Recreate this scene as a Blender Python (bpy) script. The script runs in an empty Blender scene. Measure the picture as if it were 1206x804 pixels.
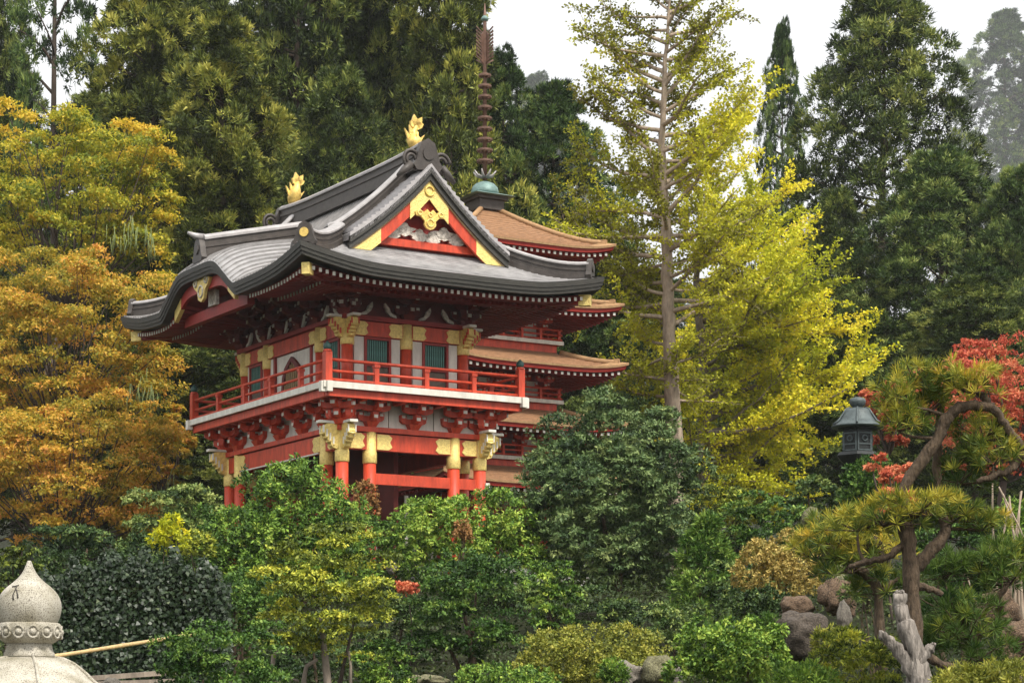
import bpy, bmesh, math, random
import numpy as np
from mathutils import Vector, Matrix, noise as mnoise

# ------------------------------------------------------------------ camera, world, sun, exposure
S = bpy.context.scene
C = S.collection
R = math.radians
F = 2640.0            # focal length in photo pixels (photo 1206 x 804, horizon at row 850)
CAMZ = 1.7
cd = bpy.data.cameras.new('camera'); cam = bpy.data.objects.new('camera', cd); C.objects.link(cam)
cd.sensor_width = 36.0; cd.lens = 36.0 * F / 1206.0
cd.shift_y = (850 - 402) / 1206.0
cd.clip_start = 0.1; cd.clip_end = 4000
cam.location = (0, 0, CAMZ); cam.rotation_euler = (R(90), 0, 0)
S.camera = cam

SUN_EL, SUN_AZ = 52.0, 142.0      # azimuth clockwise from +Y: behind the camera, to the right
w = bpy.data.worlds.new('World'); S.world = w; w.use_nodes = True
nt = w.node_tree; nt.nodes.clear()
out = nt.nodes.new('ShaderNodeOutputWorld'); bg = nt.nodes.new('ShaderNodeBackground')
sky = nt.nodes.new('ShaderNodeTexSky'); sky.sky_type = 'NISHITA'; sky.sun_disc = False
sky.sun_elevation = R(SUN_EL); sky.sun_rotation = R(SUN_AZ); sky.dust_density = 4.0
tc = nt.nodes.new('ShaderNodeTexCoord'); nz = nt.nodes.new('ShaderNodeTexNoise')
nz.inputs['Scale'].default_value = 2.2; nz.inputs['Detail'].default_value = 5
rmp = nt.nodes.new('ShaderNodeValToRGB')
rmp.color_ramp.elements[0].position = 0.3; rmp.color_ramp.elements[0].color = (6.6, 6.65, 6.7, 1)
rmp.color_ramp.elements[1].position = 0.75; rmp.color_ramp.elements[1].color = (8.2, 8.15, 8.0, 1)
mx = nt.nodes.new('ShaderNodeMix'); mx.data_type = 'RGBA'; mx.inputs[0].default_value = 0.88
nt.links.new(tc.outputs['Generated'], nz.inputs['Vector'])
nt.links.new(nz.outputs['Fac'], rmp.inputs['Fac'])
nt.links.new(sky.outputs['Color'], mx.inputs[6]); nt.links.new(rmp.outputs['Color'], mx.inputs[7])
sx = nt.nodes.new('ShaderNodeSeparateXYZ'); nt.links.new(tc.outputs['Generated'], sx.inputs['Vector'])
mr = nt.nodes.new('ShaderNodeMapRange'); mr.inputs['From Min'].default_value = 0.0; mr.inputs['From Max'].default_value = 1.0
mr.inputs['To Min'].default_value = 0.78; mr.inputs['To Max'].default_value = 1.65
nt.links.new(sx.outputs['Z'], mr.inputs['Value'])
vm = nt.nodes.new('ShaderNodeVectorMath'); vm.operation = 'SCALE'
nt.links.new(mx.outputs[2], vm.inputs[0]); nt.links.new(mr.outputs['Result'], vm.inputs['Scale'])
nt.links.new(vm.outputs['Vector'], bg.inputs['Color'])
bg.inputs['Strength'].default_value = 0.10
nt.links.new(bg.outputs['Background'], out.inputs['Surface'])

sl = bpy.data.lights.new('sun', 'SUN'); sl.energy = 2.6; sl.angle = R(10); sl.color = (1.0, 0.95, 0.87)
so = bpy.data.objects.new('sun', sl); C.objects.link(so)
sd = Vector((math.sin(R(SUN_AZ)) * math.cos(R(SUN_EL)), math.cos(R(SUN_AZ)) * math.cos(R(SUN_EL)), math.sin(R(SUN_EL))))
so.rotation_euler = sd.to_track_quat('Z', 'Y').to_euler(); so.location = (30, -30, 60)

S.view_settings.view_transform = 'Standard'; S.view_settings.look = 'None'
S.view_settings.exposure = 0.75; S.view_settings.gamma = 1.0; S.view_settings.use_curve_mapping = False
S.render.engine = 'CYCLES'
S.cycles.max_bounces = 6; S.cycles.diffuse_bounces = 3; S.cycles.glossy_bounces = 2
S.cycles.transmission_bounces = 3; S.cycles.transparent_max_bounces = 4; S.cycles.volume_bounces = 1
S.cycles.use_denoising = True

# ------------------------------------------------------------------ helpers
def at(px, py, Y):
    """photo pixel + distance -> point of the place"""
    return Vector(((px - 603.0) / F * Y, Y, CAMZ + (850.0 - py) / F * Y))

def new_mat(name):
    m = bpy.data.materials.new(name); m.use_nodes = True
    return m, m.node_tree, m.node_tree.nodes['Principled BSDF']

def mat(name, col, rough=0.6, metal=0.0, var=0.25, scale=3.0, bump=0.0, bscale=None, col2=None, spec=0.4, stretch=None, detail=6):
    """surface with noise-driven colour variation and fine relief"""
    m, t, p = new_mat(name)
    N = t.nodes.new; L = t.links.new
    tcn = N('ShaderNodeTexCoord'); mp = N('ShaderNodeMapping')
    if stretch: mp.inputs['Scale'].default_value = stretch
    L(tcn.outputs['Object'], mp.inputs['Vector'])
    n1 = N('ShaderNodeTexNoise'); n1.inputs['Scale'].default_value = scale; n1.inputs['Detail'].default_value = detail
    n1.inputs['Roughness'].default_value = 0.65
    L(mp.outputs['Vector'], n1.inputs['Vector'])
    cr = N('ShaderNodeValToRGB'); e = cr.color_ramp.elements
    lo = tuple(c * (1 - var) for c in col); hi = tuple(min(1, c * (1 + var)) for c in (col2 or col))
    e[0].position = 0.3; e[0].color = (*lo, 1); e[1].position = 0.7; e[1].color = (*hi, 1)
    L(n1.outputs['Fac'], cr.inputs['Fac']); L(cr.outputs['Color'], p.inputs['Base Color'])
    p.inputs['Roughness'].default_value = rough; p.inputs['Metallic'].default_value = metal
    p.inputs['Specular IOR Level'].default_value = spec
    if bump:
        n2 = N('ShaderNodeTexNoise'); n2.inputs['Scale'].default_value = bscale or scale * 4; n2.inputs['Detail'].default_value = 5
        L(mp.outputs['Vector'], n2.inputs['Vector'])
        b = N('ShaderNodeBump'); b.inputs['Strength'].default_value = bump; b.inputs['Distance'].default_value = 0.03
        L(n2.outputs['Fac'], b.inputs['Height']); L(b.outputs['Normal'], p.inputs['Normal'])
    return m

def leaf_mat(name, stops, trans=0.14, rough=0.55, spec=0.25, gain=1.0):
    """leaf: colour picked per leaf from a ramp by the mesh attribute 'tint', some light passing through"""
    m, t, p = new_mat(name)
    N = t.nodes.new; L = t.links.new
    a = N('ShaderNodeAttribute'); a.attribute_name = 'tint'
    cr = N('ShaderNodeValToRGB'); el = cr.color_ramp.elements
    while len(el) < len(stops): el.new(0.5)
    for i, (pos, c) in enumerate(stops): el[i].position = pos; el[i].color = (*[min(.9, q * gain) for q in c], 1)
    L(a.outputs['Fac'], cr.inputs['Fac']); L(cr.outputs['Color'], p.inputs['Base Color'])
    p.inputs['Roughness'].default_value = rough; p.inputs['Specular IOR Level'].default_value = spec
    tr = N('ShaderNodeBsdfTranslucent'); L(cr.outputs['Color'], tr.inputs['Color'])
    ms = N('ShaderNodeMixShader'); ms.inputs[0].default_value = trans
    L(p.outputs[0], ms.inputs[1]); L(tr.outputs[0], ms.inputs[2])
    o = [n for n in t.nodes if n.type == 'OUTPUT_MATERIAL'][0]; L(ms.outputs[0], o.inputs['Surface'])
    return m

def tag(o, label=None, cat=None, group=None, kind=None):
    if label: o['label'] = label
    if cat: o['category'] = cat
    if group: o['group'] = group
    if kind: o['kind'] = kind
    return o

def empty(name, loc=(0, 0, 0), rz=0.0, label=None, cat=None, group=None):
    o = bpy.data.objects.new(name, None); C.objects.link(o); o.location = loc; o.rotation_euler = (0, 0, rz)
    o.empty_display_size = 0.3
    return tag(o, label, cat, group)

def link(name, me, parent=None, loc=None, rot=None, scale=None, kind=None, label=None):
    o = bpy.data.objects.new(name, me); C.objects.link(o)
    if parent is not None: o.parent = parent
    if loc is not None: o.location = loc
    if rot is not None: o.rotation_euler = rot
    if scale is not None: o.scale = scale
    if kind: o['kind'] = kind
    if label: o['label'] = label
    return o

class MB:
    """collects shapes, builds them as one mesh"""
    def __init__(s): s.v = []; s.f = []; s.sm = []
    def add(s, vs, fs, smooth=False, M=None):
        b = len(s.v)
        if M is not None: vs = [M @ Vector(p) for p in vs]
        s.v += [tuple(p) for p in vs]
        s.f += [tuple(i + b for i in f) for f in fs]; s.sm += [smooth] * len(fs)
        return s
    def box(s, c, d, rz=0.0, M=None):
        x, y, z = d[0] / 2, d[1] / 2, d[2] / 2; cs, sn = math.cos(rz), math.sin(rz)
        vs = []
        for k in (-z, z):
            for i, j in ((-x, -y), (x, -y), (x, y), (-x, y)):
                vs.append((c[0] + i * cs - j * sn, c[1] + i * sn + j * cs, c[2] + k))
        return s.add(vs, [(3, 2, 1, 0), (4, 5, 6, 7), (0, 1, 5, 4), (1, 2, 6, 5), (2, 3, 7, 6), (3, 0, 4, 7)], False, M)
    def bar(s, a, b, wx, wz, up=(0, 0, 1)):
        """square bar from a to b"""
        a, b = Vector(a), Vector(b); d = (b - a).normalized(); sd_ = d.cross(Vector(up)).normalized(); u = sd_.cross(d)
        vs = [p + sd_ * (i * wx / 2) + u * (j * wz / 2) for p in (a, b) for i, j in ((-1, -1), (1, -1), (1, 1), (-1, 1))]
        return s.add(vs, [(3, 2, 1, 0), (4, 5, 6, 7), (0, 1, 5, 4), (1, 2, 6, 5), (2, 3, 7, 6), (3, 0, 4, 7)])
    def prism(s, pts, o, ex, ey, ez, depth):
        """outline pts in (ex, ey), pushed from o along ez by depth"""
        o, ex, ey, ez = Vector(o), Vector(ex), Vector(ey), Vector(ez); n = len(pts)
        vs = [o + ex * x + ey * y for x, y in pts] + [o + ex * x + ey * y + ez * depth for x, y in pts]
        fs = [tuple(range(n))[::-1], tuple(range(n, 2 * n))] + [(i, (i + 1) % n, (i + 1) % n + n, i + n) for i in range(n)]
        return s.add(vs, fs)
    def tube(s, path, rad, n=8, cap=True, smooth=True, rough=0.0, rng=None):
        path = [Vector(p) for p in path]; m = len(path)
        if not hasattr(rad, '__len__'): rad = [rad] * m
        vs = []; ref = None; fl = rng.normal(size=n) if rough else None
        for i, p in enumerate(path):
            d = (path[min(i + 1, m - 1)] - path[max(i - 1, 0)]).normalized()
            if ref is None: ref = d.orthogonal().normalized()
            ref = (ref - d * ref.dot(d)).normalized(); e2 = d.cross(ref)
            for k in range(n):
                a = 2 * math.pi * k / n
                vs.append(p + (ref * math.cos(a) + e2 * math.sin(a)) * (rad[i] * (1 + (rough * (fl[k] * .6 + rng.normal() * .4) if rough else 0))))
        fs = [(i * n + k, i * n + (k + 1) % n, (i + 1) * n + (k + 1) % n, (i + 1) * n + k) for i in range(m - 1) for k in range(n)]
        if cap: fs += [tuple(range(n))[::-1], tuple(range((m - 1) * n, m * n))]
        return s.add(vs, fs, smooth)
    def lathe(s, prof, c=(0, 0, 0), n=24, smooth=True, rot=0.0):
        vs = [(c[0] + r * math.cos(rot + 2 * math.pi * k / n), c[1] + r * math.sin(rot + 2 * math.pi * k / n), c[2] + z) for r, z in prof for k in range(n)]
        m = len(prof)
        fs = [(i * n + k, i * n + (k + 1) % n, (i + 1) * n + (k + 1) % n, (i + 1) * n + k) for i in range(m - 1) for k in range(n)]
        fs += [tuple(range(n))[::-1], tuple(range((m - 1) * n, m * n))]
        return s.add(vs, fs, smooth)
    def sweep(s, rings, closed=False, smooth=False, caps=True):
        """rings: list of equally long point lists"""
        n = len(rings[0]); m = len(rings); vs = [p for r in rings for p in r]
        fs = []
        for i in range(m if closed else m - 1):
            j = (i + 1) % m
            for k in range(n): fs.append((i * n + k, i * n + (k + 1) % n, j * n + (k + 1) % n, j * n + k))
        if caps and not closed: fs += [tuple(range(n))[::-1], tuple(range((m - 1) * n, m * n))]
        return s.add(vs, fs, smooth)
    def grid(s, P, smooth=True, mask=None):
        """P[i][j] points -> sheet"""
        a, b = len(P), len(P[0]); vs = [p for r in P for p in r]
        fs = [(i * b + j, (i + 1) * b + j, (i + 1) * b + j + 1, i * b + j + 1) for i in range(a - 1) for j in range(b - 1) if mask is None or mask(i, j)]
        return s.add(vs, fs, smooth)
    def mesh(s, name, m):
        me = bpy.data.meshes.new(name); me.from_pydata(s.v, [], s.f); me.materials.append(m)
        me.polygons.foreach_set('use_smooth', s.sm); me.update(); return me
    def build(s, name, m, parent=None, loc=None, rot=None, kind=None, label=None):
        return link(name, s.mesh(name, m), parent, loc, rot, None, kind, label)

def ss(a, b, x):
    t = np.clip((x - a) / (b - a), 0, 1); return t * t * (3 - 2 * t)

GY = [-80, 8, 20, 30, 40, 50, 57, 73, 86, 110, 150, 300, 420, 1000, 1300]
GZ = [0, 0, 0.9, 1.6, 2.7, 4.4, 5.2, 5.4, 6.4, 9.5, 13, 30, 45, 175, 190]
def ground(x, y):
    z = np.interp(y, GY, GZ)
    bump = 0.25 * np.sin(x * 0.31 + 1.3) * np.cos(y * 0.27) + 0.12 * np.sin(x * 0.9 + y * 0.7)
    return z + bump * ss(10, 25, y) * (1 - ss(52, 57, y) * (1 - ss(84, 92, y)))
def gz(x, y): return float(ground(np.float64(x), np.float64(y)))

# ------------------------------------------------------------------ materials
M = {}
M['red'] = mat('vermilion_paint', (0.52, 0.058, 0.023), 0.5, 0, 0.34, 3.0, 0.1, 30, stretch=(2, 2, .5))
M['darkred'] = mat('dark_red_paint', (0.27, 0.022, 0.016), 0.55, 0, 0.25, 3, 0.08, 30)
M['maroon'] = mat('maroon_and_shaded_red_timber', (0.13, 0.016, 0.012), 0.6, 0, 0.3, 3, 0.1, 25)
M['white'] = mat('white_plaster', (0.68, 0.65, 0.57), 0.75, 0, 0.2, 4, 0.1, 12, stretch=(1, 1, .35))
M['gold'] = mat('gilt_metal', (0.80, 0.53, 0.14), 0.40, 0.35, 0.35, 9, 0.6, 28, spec=0.5)
M['orn'] = mat('chased_gilt_metal', (0.86, 0.62, 0.20), 0.42, 0.2, 0.28, 16, 0.7, 34, spec=0.5)
M['roof'] = mat('weathered_roof_sheet', (0.27, 0.26, 0.255), 0.38, 0.0, 0.40, 2.2, 0.15, 20, spec=0.6)
M['seam'] = mat('roof_seam', (0.20, 0.19, 0.185), 0.45, 0.0, 0.3, 4)
M['tile'] = mat('grey_verge_tile', (0.36, 0.34, 0.335), 0.42, 0.0, 0.22, 6, 0.12, 30, spec=0.6)
M['ridge'] = mat('dark_ridge_copper', (0.062, 0.052, 0.045), 0.5, 0.1, 0.35, 4, 0.2, 20)
M['ridgecap'] = mat('grey_ridge_copper', (0.34, 0.32, 0.31), 0.42, 0.1, 0.25, 4, 0.1, 20)
M['eave'] = mat('dark_layered_eave', (0.042, 0.039, 0.032), 0.55, 0, 0.4, 5, 0.35, 30, stretch=(1, 1, 6))
M['red2'] = mat('deep_vermilion_paint', (0.36, 0.032, 0.022), 0.5, 0, 0.22, 3, 0.08, 30)
M['bark_roof'] = mat('cypress_bark_roof', (0.25, 0.13, 0.062), 0.8, 0, 0.35, 5, 0.4, 26, stretch=(1, 1, 4))
M['bark_edge'] = mat('pale_bark_edge', (0.34, 0.20, 0.095), 0.8, 0, 0.3, 8, 0.3, 30)
M['green'] = mat('verdigris_window', (0.065, 0.19, 0.155), 0.5, 0, 0.3, 5, 0.1, 20)
M['greendark'] = mat('dark_green_board', (0.025, 0.07, 0.06), 0.5, 0, 0.3, 5)
M['brown'] = mat('old_brown_board', (0.13, 0.10, 0.075), 0.7, 0, 0.35, 5, 0.2, 20)
M['tan'] = mat('tan_lattice_wood', (0.38, 0.26, 0.13), 0.6, 0, 0.3, 6, 0.1, 20)
M['verdigris'] = mat('verdigris_copper', (0.15, 0.235, 0.215), 0.5, 0.1, 0.35, 6, 0.2, 20)
M['rust'] = mat('brown_copper_finial', (0.15, 0.085, 0.06), 0.5, 0.3, 0.35, 4, 0.2, 16)
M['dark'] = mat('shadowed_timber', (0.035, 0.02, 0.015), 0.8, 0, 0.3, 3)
M['stone_foot'] = mat('granite_foot', (0.32, 0.31, 0.28), 0.85, 0, 0.3, 8, 0.4, 30)
M['carve'] = mat('painted_carving', (0.50, 0.43, 0.36), 0.6, 0, 0.5, 10, 0.8, 26, col2=(0.62, 0.58, 0.5))
exec_marks = None

# ------------------------------------------------------------------ sky-side setting: the ground
ys = np.concatenate([np.linspace(-80, 8, 8), np.linspace(10, 95, 76), np.linspace(100, 1300, 50)])
xs = np.concatenate([np.linspace(-520, -40, 30), np.linspace(-38, 38, 64), np.linspace(40, 520, 30)])
GX, GYY = np.meshgrid(xs, ys, indexing='ij')
GZZ = ground(GX, GYY)
P = [[(GX[i, j], GYY[i, j], GZZ[i, j]) for j in range(len(ys))] for i in range(len(xs))]
M['soil'] = mat('mossy_soil', (0.013, 0.011, 0.006), 0.98, 0, 0.5, 1.6, 0.9, 9, col2=(0.016, 0.020, 0.007), spec=.1)
g = MB().grid(P).build('ground', M['soil']); g['kind'] = 'structure'

# ================================================================== TEMPLE GATE
# local axes: x along the right-hand face, y along the long front, z up from the terrace; z written as height above the lens
ROT = math.atan2(0.513, 0.858)
GZ0 = 3.6
def H(z): return z - GZ0
gate = empty('temple_gate', (-5.0, 60.0, CAMZ + GZ0), ROT,
             'two storey vermilion temple gate with gilt fittings and sweeping grey gabled roof', 'temple gate')
U1, V1 = 6.3, 9.4

def cyl_mesh(name, prof, m, n=14): return MB().lathe(prof, n=n).mesh(name, m)

# ---- lower storey posts
low_cols = [(1.0, 1.0), (1.85, 1.0), (4.5, 1.0), (5.35, 1.0), (1.0, 1.95), (1.0, 7.8), (1.0, 8.55), (5.35, 1.95), (5.35, 7.8), (5.35, 8.55), (1.85, 8.55), (4.5, 8.55)]
me_post = cyl_mesh('post', [(0.175, H(3.9)), (0.175, H(7.2))], M['red'])
me_slv = cyl_mesh('gilt_sleeve', [(0.187, H(7.12)), (0.2, H(7.14)), (0.2, H(7.42)), (0.187, H(7.45)), (0.187, H(7.98))], M['orn'])
me_foot = cyl_mesh('stone_foot', [(0.30, -0.15), (0.30, 0.12), (0.24, 0.3)], M['stone_foot'])
for (x, y) in low_cols:
    p = link('post', me_post, gate, (x, y, 0))
    link('gilt_sleeve', me_slv, p); link('stone_foot', me_foot, p)
MB().box((U1 / 2, V1 / 2, -0.2), (7.4, 10.6, 0.4)).build('plinth', M['stone_foot'], gate)

def gilt_plate(sx):
    """flag-shaped gilt plate, notched at its free end"""
    return [(0, 0), (0.36 * sx, 0), (0.47 * sx, 0.08), (0.40 * sx, 0.21), (0.47 * sx, 0.34), (0.36 * sx, 0.42), (0, 0.42)]

def beam_x(name, x0, x1, y, z0, z1, t, m):
    return MB().box(((x0 + x1) / 2, y, H((z0 + z1) / 2)), (x1 - x0, t, z1 - z0)).build(name, m, gate)
def beam_y(name, y0, y1, x, z0, z1, t, m):
    return MB().box((x, (y0 + y1) / 2, H((z0 + z1) / 2)), (t, y1 - y0, z1 - z0)).build(name, m, gate)

def plates_on(beam, along, pos, side, face, z0, sc=1.0, d=0.02):
    """gilt plates fixed on a beam's outer face; along 'x' or 'y'; side +1/-1 the way the plate points"""
    for p, sg in zip(pos, side):
        pts = [(a * sc, b * sc) for a, b in gilt_plate(sg)]
        if along == 'x': mb = MB().prism(pts, (p, face, H(z0)), (1, 0, 0), (0, 0, 1), (0, -1, 0), d)
        else: mb = MB().prism(pts, (face, p, H(z0)), (0, 1, 0), (0, 0, 1), (-1, 0, 0), d)
        mb.build('gilt_plate', M['orn'], beam)

for yy in (1.0, 8.55):
    b = beam_x('tie_beam', 1.0, 5.35, yy, 7.49, 7.95, 0.22, M['red'])
    if yy == 1.0: plates_on(b, 'x', [1.17, 2.02, 4.33, 5.18], [1, 1, -1, -1], 0.888, 7.51)
    beam_x('low_rail_beam', 1.85, 5.35, yy, 6.56, 6.86, 0.16, M['red'])
for xx in (1.0, 5.35):
    b = beam_y('tie_beam', 1.0, 8.55, xx, 7.49, 7.95, 0.22, M['red'])
    if xx == 1.0:
        plates_on(b, 'y', [1.17, 2.12, 7.63], [1, 1, -1], 0.888, 7.51)
        MB().box((0.885, 4.87, H(7.475)), (0.05, 5.3, 0.035)).build('white_strip', M['white'], b)
for x0, y0, x1, y1 in ((0.8, 1.0, 5.55, 1.0), (0.8, 8.55, 5.55, 8.55)):
    beam_x('ledge_beam', x0, x1, y0, 7.98, 8.12, 0.36, M['red'])
for xx in (1.0, 5.35): beam_y('ledge_beam', 1.19, 8.36, xx, 7.985, 8.115, 0.36, M['red'])
# dark passage inside: inner wall and ceiling boards, a pale altar shelf seen through
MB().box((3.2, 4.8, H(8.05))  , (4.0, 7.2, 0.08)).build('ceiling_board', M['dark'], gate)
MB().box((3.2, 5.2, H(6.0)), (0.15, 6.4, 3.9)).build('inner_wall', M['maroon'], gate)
for i in range(4):
    MB().box((1.85 + 0.02, 2.2 + i * 1.9, H(5.2)), (0.06, 1.6, 2.2)).build('inner_panel', M['darkred'], gate)
me_wp = MB().box((0, 0, 0), (0.12, 0.05, 1.6)).mesh('white_slat', M['white'])
for (x, y) in ((2.3, 2.6), (3.0, 2.9), (3.9, 2.7)): link('white_slat', me_wp, gate, (x, y, H(5.7)))
# small white lamp on the far corner post
MB().box((5.5, 0.85, H(6.62)), (0.13, 0.13, 0.3)).build('lamp_box', M['white'], gate)

# ---- white infill panels and brackets under the balcony
def infill(x0, x1, y0, y1, z0, z1, m):
    return MB().box(((x0 + x1) / 2, (y0 + y1) / 2, H((z0 + z1) / 2)), (max(abs(x1 - x0), 0.06), max(abs(y1 - y0), 0.06), z1 - z0)).build('infill_panel', m, gate)
for k in range(3):
    infill(1.05 + k * 1.42, 1.05 + (k + 1) * 1.42 - 0.03, 1.06, 1.06, 8.13, 8.93, M['white'])
for k in range(5):
    infill(1.06, 1.06, 1.1 + k * 1.47, 1.1 + (k + 1) * 1.47 - 0.03, 8.13, 8.93, M['white'])
infill(1.0, 5.3, 8.5, 8.5, 8.13, 8.93, M['maroon']); infill(5.3, 5.3, 1.1, 8.4, 8.13, 8.93, M['maroon'])

def arm_pts(l, h):
    """boat-shaped bracket arm outline, half length l, height h"""
    return [(-l, h), (-l, h * 0.55), (-l * 0.86, h * 0.2), (-l * 0.6, 0), (l * 0.6, 0), (l * 0.86, h * 0.2), (l, h * 0.55), (l, h)]
def bracket_meshes(name, tiers, red, endm, tw=0.15):
    """cluster facing -y from a wall at y=0: bearing block, crossed arms stepping out, small blocks with pale end faces"""
    r = MB(); e = MB(); zb = 0.0
    r.add([(-.2, -.2, .14), (.2, -.2, .14), (.2, .2, .14), (-.2, .2, .14), (-.13, -.13, 0), (.13, -.13, 0), (.13, .13, 0), (-.13, .13, 0)],
          [(0, 1, 2, 3), (7, 6, 5, 4), (4, 5, 1, 0), (5, 6, 2, 1), (6, 7, 3, 2), (7, 4, 0, 3)])
    z = 0.14
    for k in range(tiers):
        out_ = 0.30 + 0.30 * k; l = 0.40 + 0.06 * k; yk = -0.30 * k
        r.prism(arm_pts(l, 0.15), (0, yk - tw / 2, z), (1, 0, 0), (0, 0, 1), (0, 1, 0), tw)          # arm along the wall
        pts = [(0.15, 0.15), (0.15, 0), (-out_ + .12, 0), (-out_ + 0.02, .04), (-out_ - .06, .1), (-out_ - .06, .15)]
        r.prism(pts, (-tw / 2, 0, z + 0.003), (0, 1, 0), (0, 0, 1), (1, 0, 0), tw)                    # arm stepping out
        e.box((0, -out_ - .067, z + .12), (tw * .8, .014, .09))
        for sx in (-1, 0, 1):
            yy_ = yk if sx else -out_ + 0.03
            r.box((sx * (l - .08), yy_, z + 0.2), (.17, .17, .1)); 
            if sx: e.box((sx * (l - .08), yy_ - .09, z + 0.2), (.10, .012, .07))
        z += 0.26
    return r.mesh(name, red), e.mesh('pale_block_face', endm)

bk_lo = bracket_meshes('bracket', 2, M['red'], M['white'])
def put_bracket(ms, x, y, z, rz, sc=1.0):
    b = link('bracket', ms[0], gate, (x, y, z), (0, 0, rz), (sc, sc, sc)); link('pale_block_face', ms[1], b, kind='stuff'); return b
FRONT = -math.pi / 2      # faces -x
for x in (1.0, 1.85, 3.18, 4.5, 5.35): put_bracket(bk_lo, x, 0.98, H(8.13), 0)
for y in (1.95, 3.35, 4.85, 6.35, 7.8, 8.55): put_bracket(bk_lo, 0.98, y, H(8.13), FRONT)
put_bracket(bk_lo, 0.98, 0.98, H(8.13), FRONT); put_bracket(bk_lo, 0.9, 0.9, H(8.13), -math.pi / 4, 1.02)
put_bracket(bk_lo, 5.45, 0.9, H(8.13), math.pi / 4, 1.02); put_bracket(bk_lo, 0.9, 8.65, H(8.13), -3 * math.pi / 4, 1.02)
# projecting joist ends along both faces, with pale tips
me_j = MB().prism([(0, 0.16), (0, 0), (-0.55, 0), (-0.66, 0.03), (-0.72, 0.09), (-0.72, 0.16)], (-.07, 0, 0), (0, 1, 0), (0, 0, 1), (1, 0, 0), .14).mesh('joist_end', M['red'])
me_jt = MB().box((0, -.728, .12), (.11, .014, .075)).mesh('pale_tip', M['white'])
def joist(x, y, z, rz):
    o = link('joist_end', me_j, gate, (x, y, z), (0, 0, rz)); link('pale_tip', me_jt, o)
for k in range(9): joist(0.72 + k * 0.61, 0.86, H(8.74), 0)
for k in range(13): joist(0.86, 0.75 + k * 0.66, H(8.74), FRONT)
# carved corner beam noses
def nosing(x, y, z, rz, sc=1.0):
    c = MB(); st_ = MB()
    pts = [(0, 0), (0.06, -.06), (.22, -.02), (.30, .1), (.46, .22), (.56, .40), (.52, .56), (.40, .62), (0, .62)]
    c.prism([(a * sc * .82, b * sc) for a, b in pts], (0, -.1, 0), (1, 0, 0), (0, 0, 1), (0, 1, 0), .2)
    for k in range(4):
        a = .12 + k * .1
        st_.box((a * sc + .04, -.108, (.16 + .1 * k) * sc), (.045, .03, .2 * sc)); st_.box((a * sc + .04, .108, (.16 + .1 * k) * sc), (.045, .03, .2 * sc))
        c.tube([((a + .02) * sc, -.12, (.05 + .1 * k) * sc), ((a + .09) * sc, 0, (.02 + .1 * k) * sc), ((a + .02) * sc, .12, (.05 + .1 * k) * sc)], .035, 6)
    o = c.build('beam_nosing', M['orn'], gate, (x, y, z), (0, 0, rz)); st_.build('nosing_scale', M['white' if sc == 1 else 'red'], o, kind='stuff')
    MB().box((.3 * sc, 0, .66 * sc), (.56 * sc, .24, .07)).build('nosing_cap', M['white'], o)
    return o
for (x, y, rz) in ((0.85, 1.0, math.pi), (1.0, 0.85, -math.pi / 2), (5.5, 1.0, 0), (5.35, 0.85, -math.pi / 2), (1.0, 8.7, math.pi / 2), (0.85, 8.55, math.pi)):
    nosing(x, y, H(7.52), rz)

# ---- balcony
MB().box((U1 / 2, V1 / 2, H(9.055)), (U1 - 0.06, V1 - 0.06, 0.10)).build('balcony_floor', M['darkred'], gate)
for (c, d) in (((U1 / 2, 0.02, H(9.06)), (U1 + .1, .1, .17)), ((U1 / 2, V1 - .02, H(9.06)), (U1 + .1, .1, .17)),
               ((0.02, V1 / 2, H(9.062)), (.1, V1 - .14, .165)), ((U1 - .02, V1 / 2, H(9.062)), (.1, V1 - .14, .165))):
    MB().box(c, d).build('edge_board', M['white'], gate)
for (x, y, a) in ((-.02, .1, 0), (.1, -.02, 0), (U1 - .1, -.02, 0), (U1 + .02, .1, 0), (-.02, V1 - .1, 0)):
    MB().box((x, y, H(9.0)), (.16, .16, .28)).build('white_beam_end', M['white'], gate)
beam_x('fascia_beam', 0.1, U1 - .1, .16, 8.76, 8.97, .14, M['red']); beam_x('fascia_beam', 0.1, U1 - .1, V1 - .16, 8.76, 8.97, .14, M['red'])
beam_y('fascia_beam', .24, V1 - .24, .16, 8.76, 8.97, .14, M['red']); beam_y('fascia_beam', .24, V1 - .24, U1 - .16, 8.76, 8.97, .14, M['red'])
beam_y('soffit_board', 0.3, V1 - .3, .6, 8.97, 9.0, .7, M['darkred']); beam_x('soffit_board', 0.3, U1 - .3, .6, 8.965, 8.995, .7, M['darkred'])

# railing: each face its own rails and posts
me_cpost = MB().box((0, 0, .42), (.2, .2, .84)).lathe([(.11, .84), (.125, .86), (.1, .90)], n=12).mesh('corner_post', M['red'])
me_cfin = MB().lathe([(.085, .9), (.1, .93), (.115, .98), (.1, 1.04), (.05, 1.09), (.012, 1.13)], n=12).mesh('onion_cap', M['greendark'])
me_spost = MB().box((0, 0, .26), (.13, .13, .52)).box((0, 0, .56), (.17, .17, .08)).mesh('rail_post', M['red'])
rail_z = [(9.74, .045), (9.44, .04), (9.2, .05)]
def rail_run(p0, p1, ends=0.0):
    p0, p1 = Vector(p0), Vector(p1); d = (p1 - p0).normalized()
    for z, r in rail_z:
        MB().tube([p0 - d * ends + Vector((0, 0, H(z))), p1 + d * ends + Vector((0, 0, H(z)))], r, 8).build('hand_rail' if z > 9.7 else 'lower_rail', M['red'], gate)
q = .13
rail_run((q, q, 0), (U1 - q, q, 0)); rail_run((q, q, 0), (q, V1 - q, 0)); rail_run((U1 - q, q, 0), (U1 - q, V1 - q, 0)); rail_run((q, V1 - q, 0), (U1 - q, V1 - q, 0))
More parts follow.
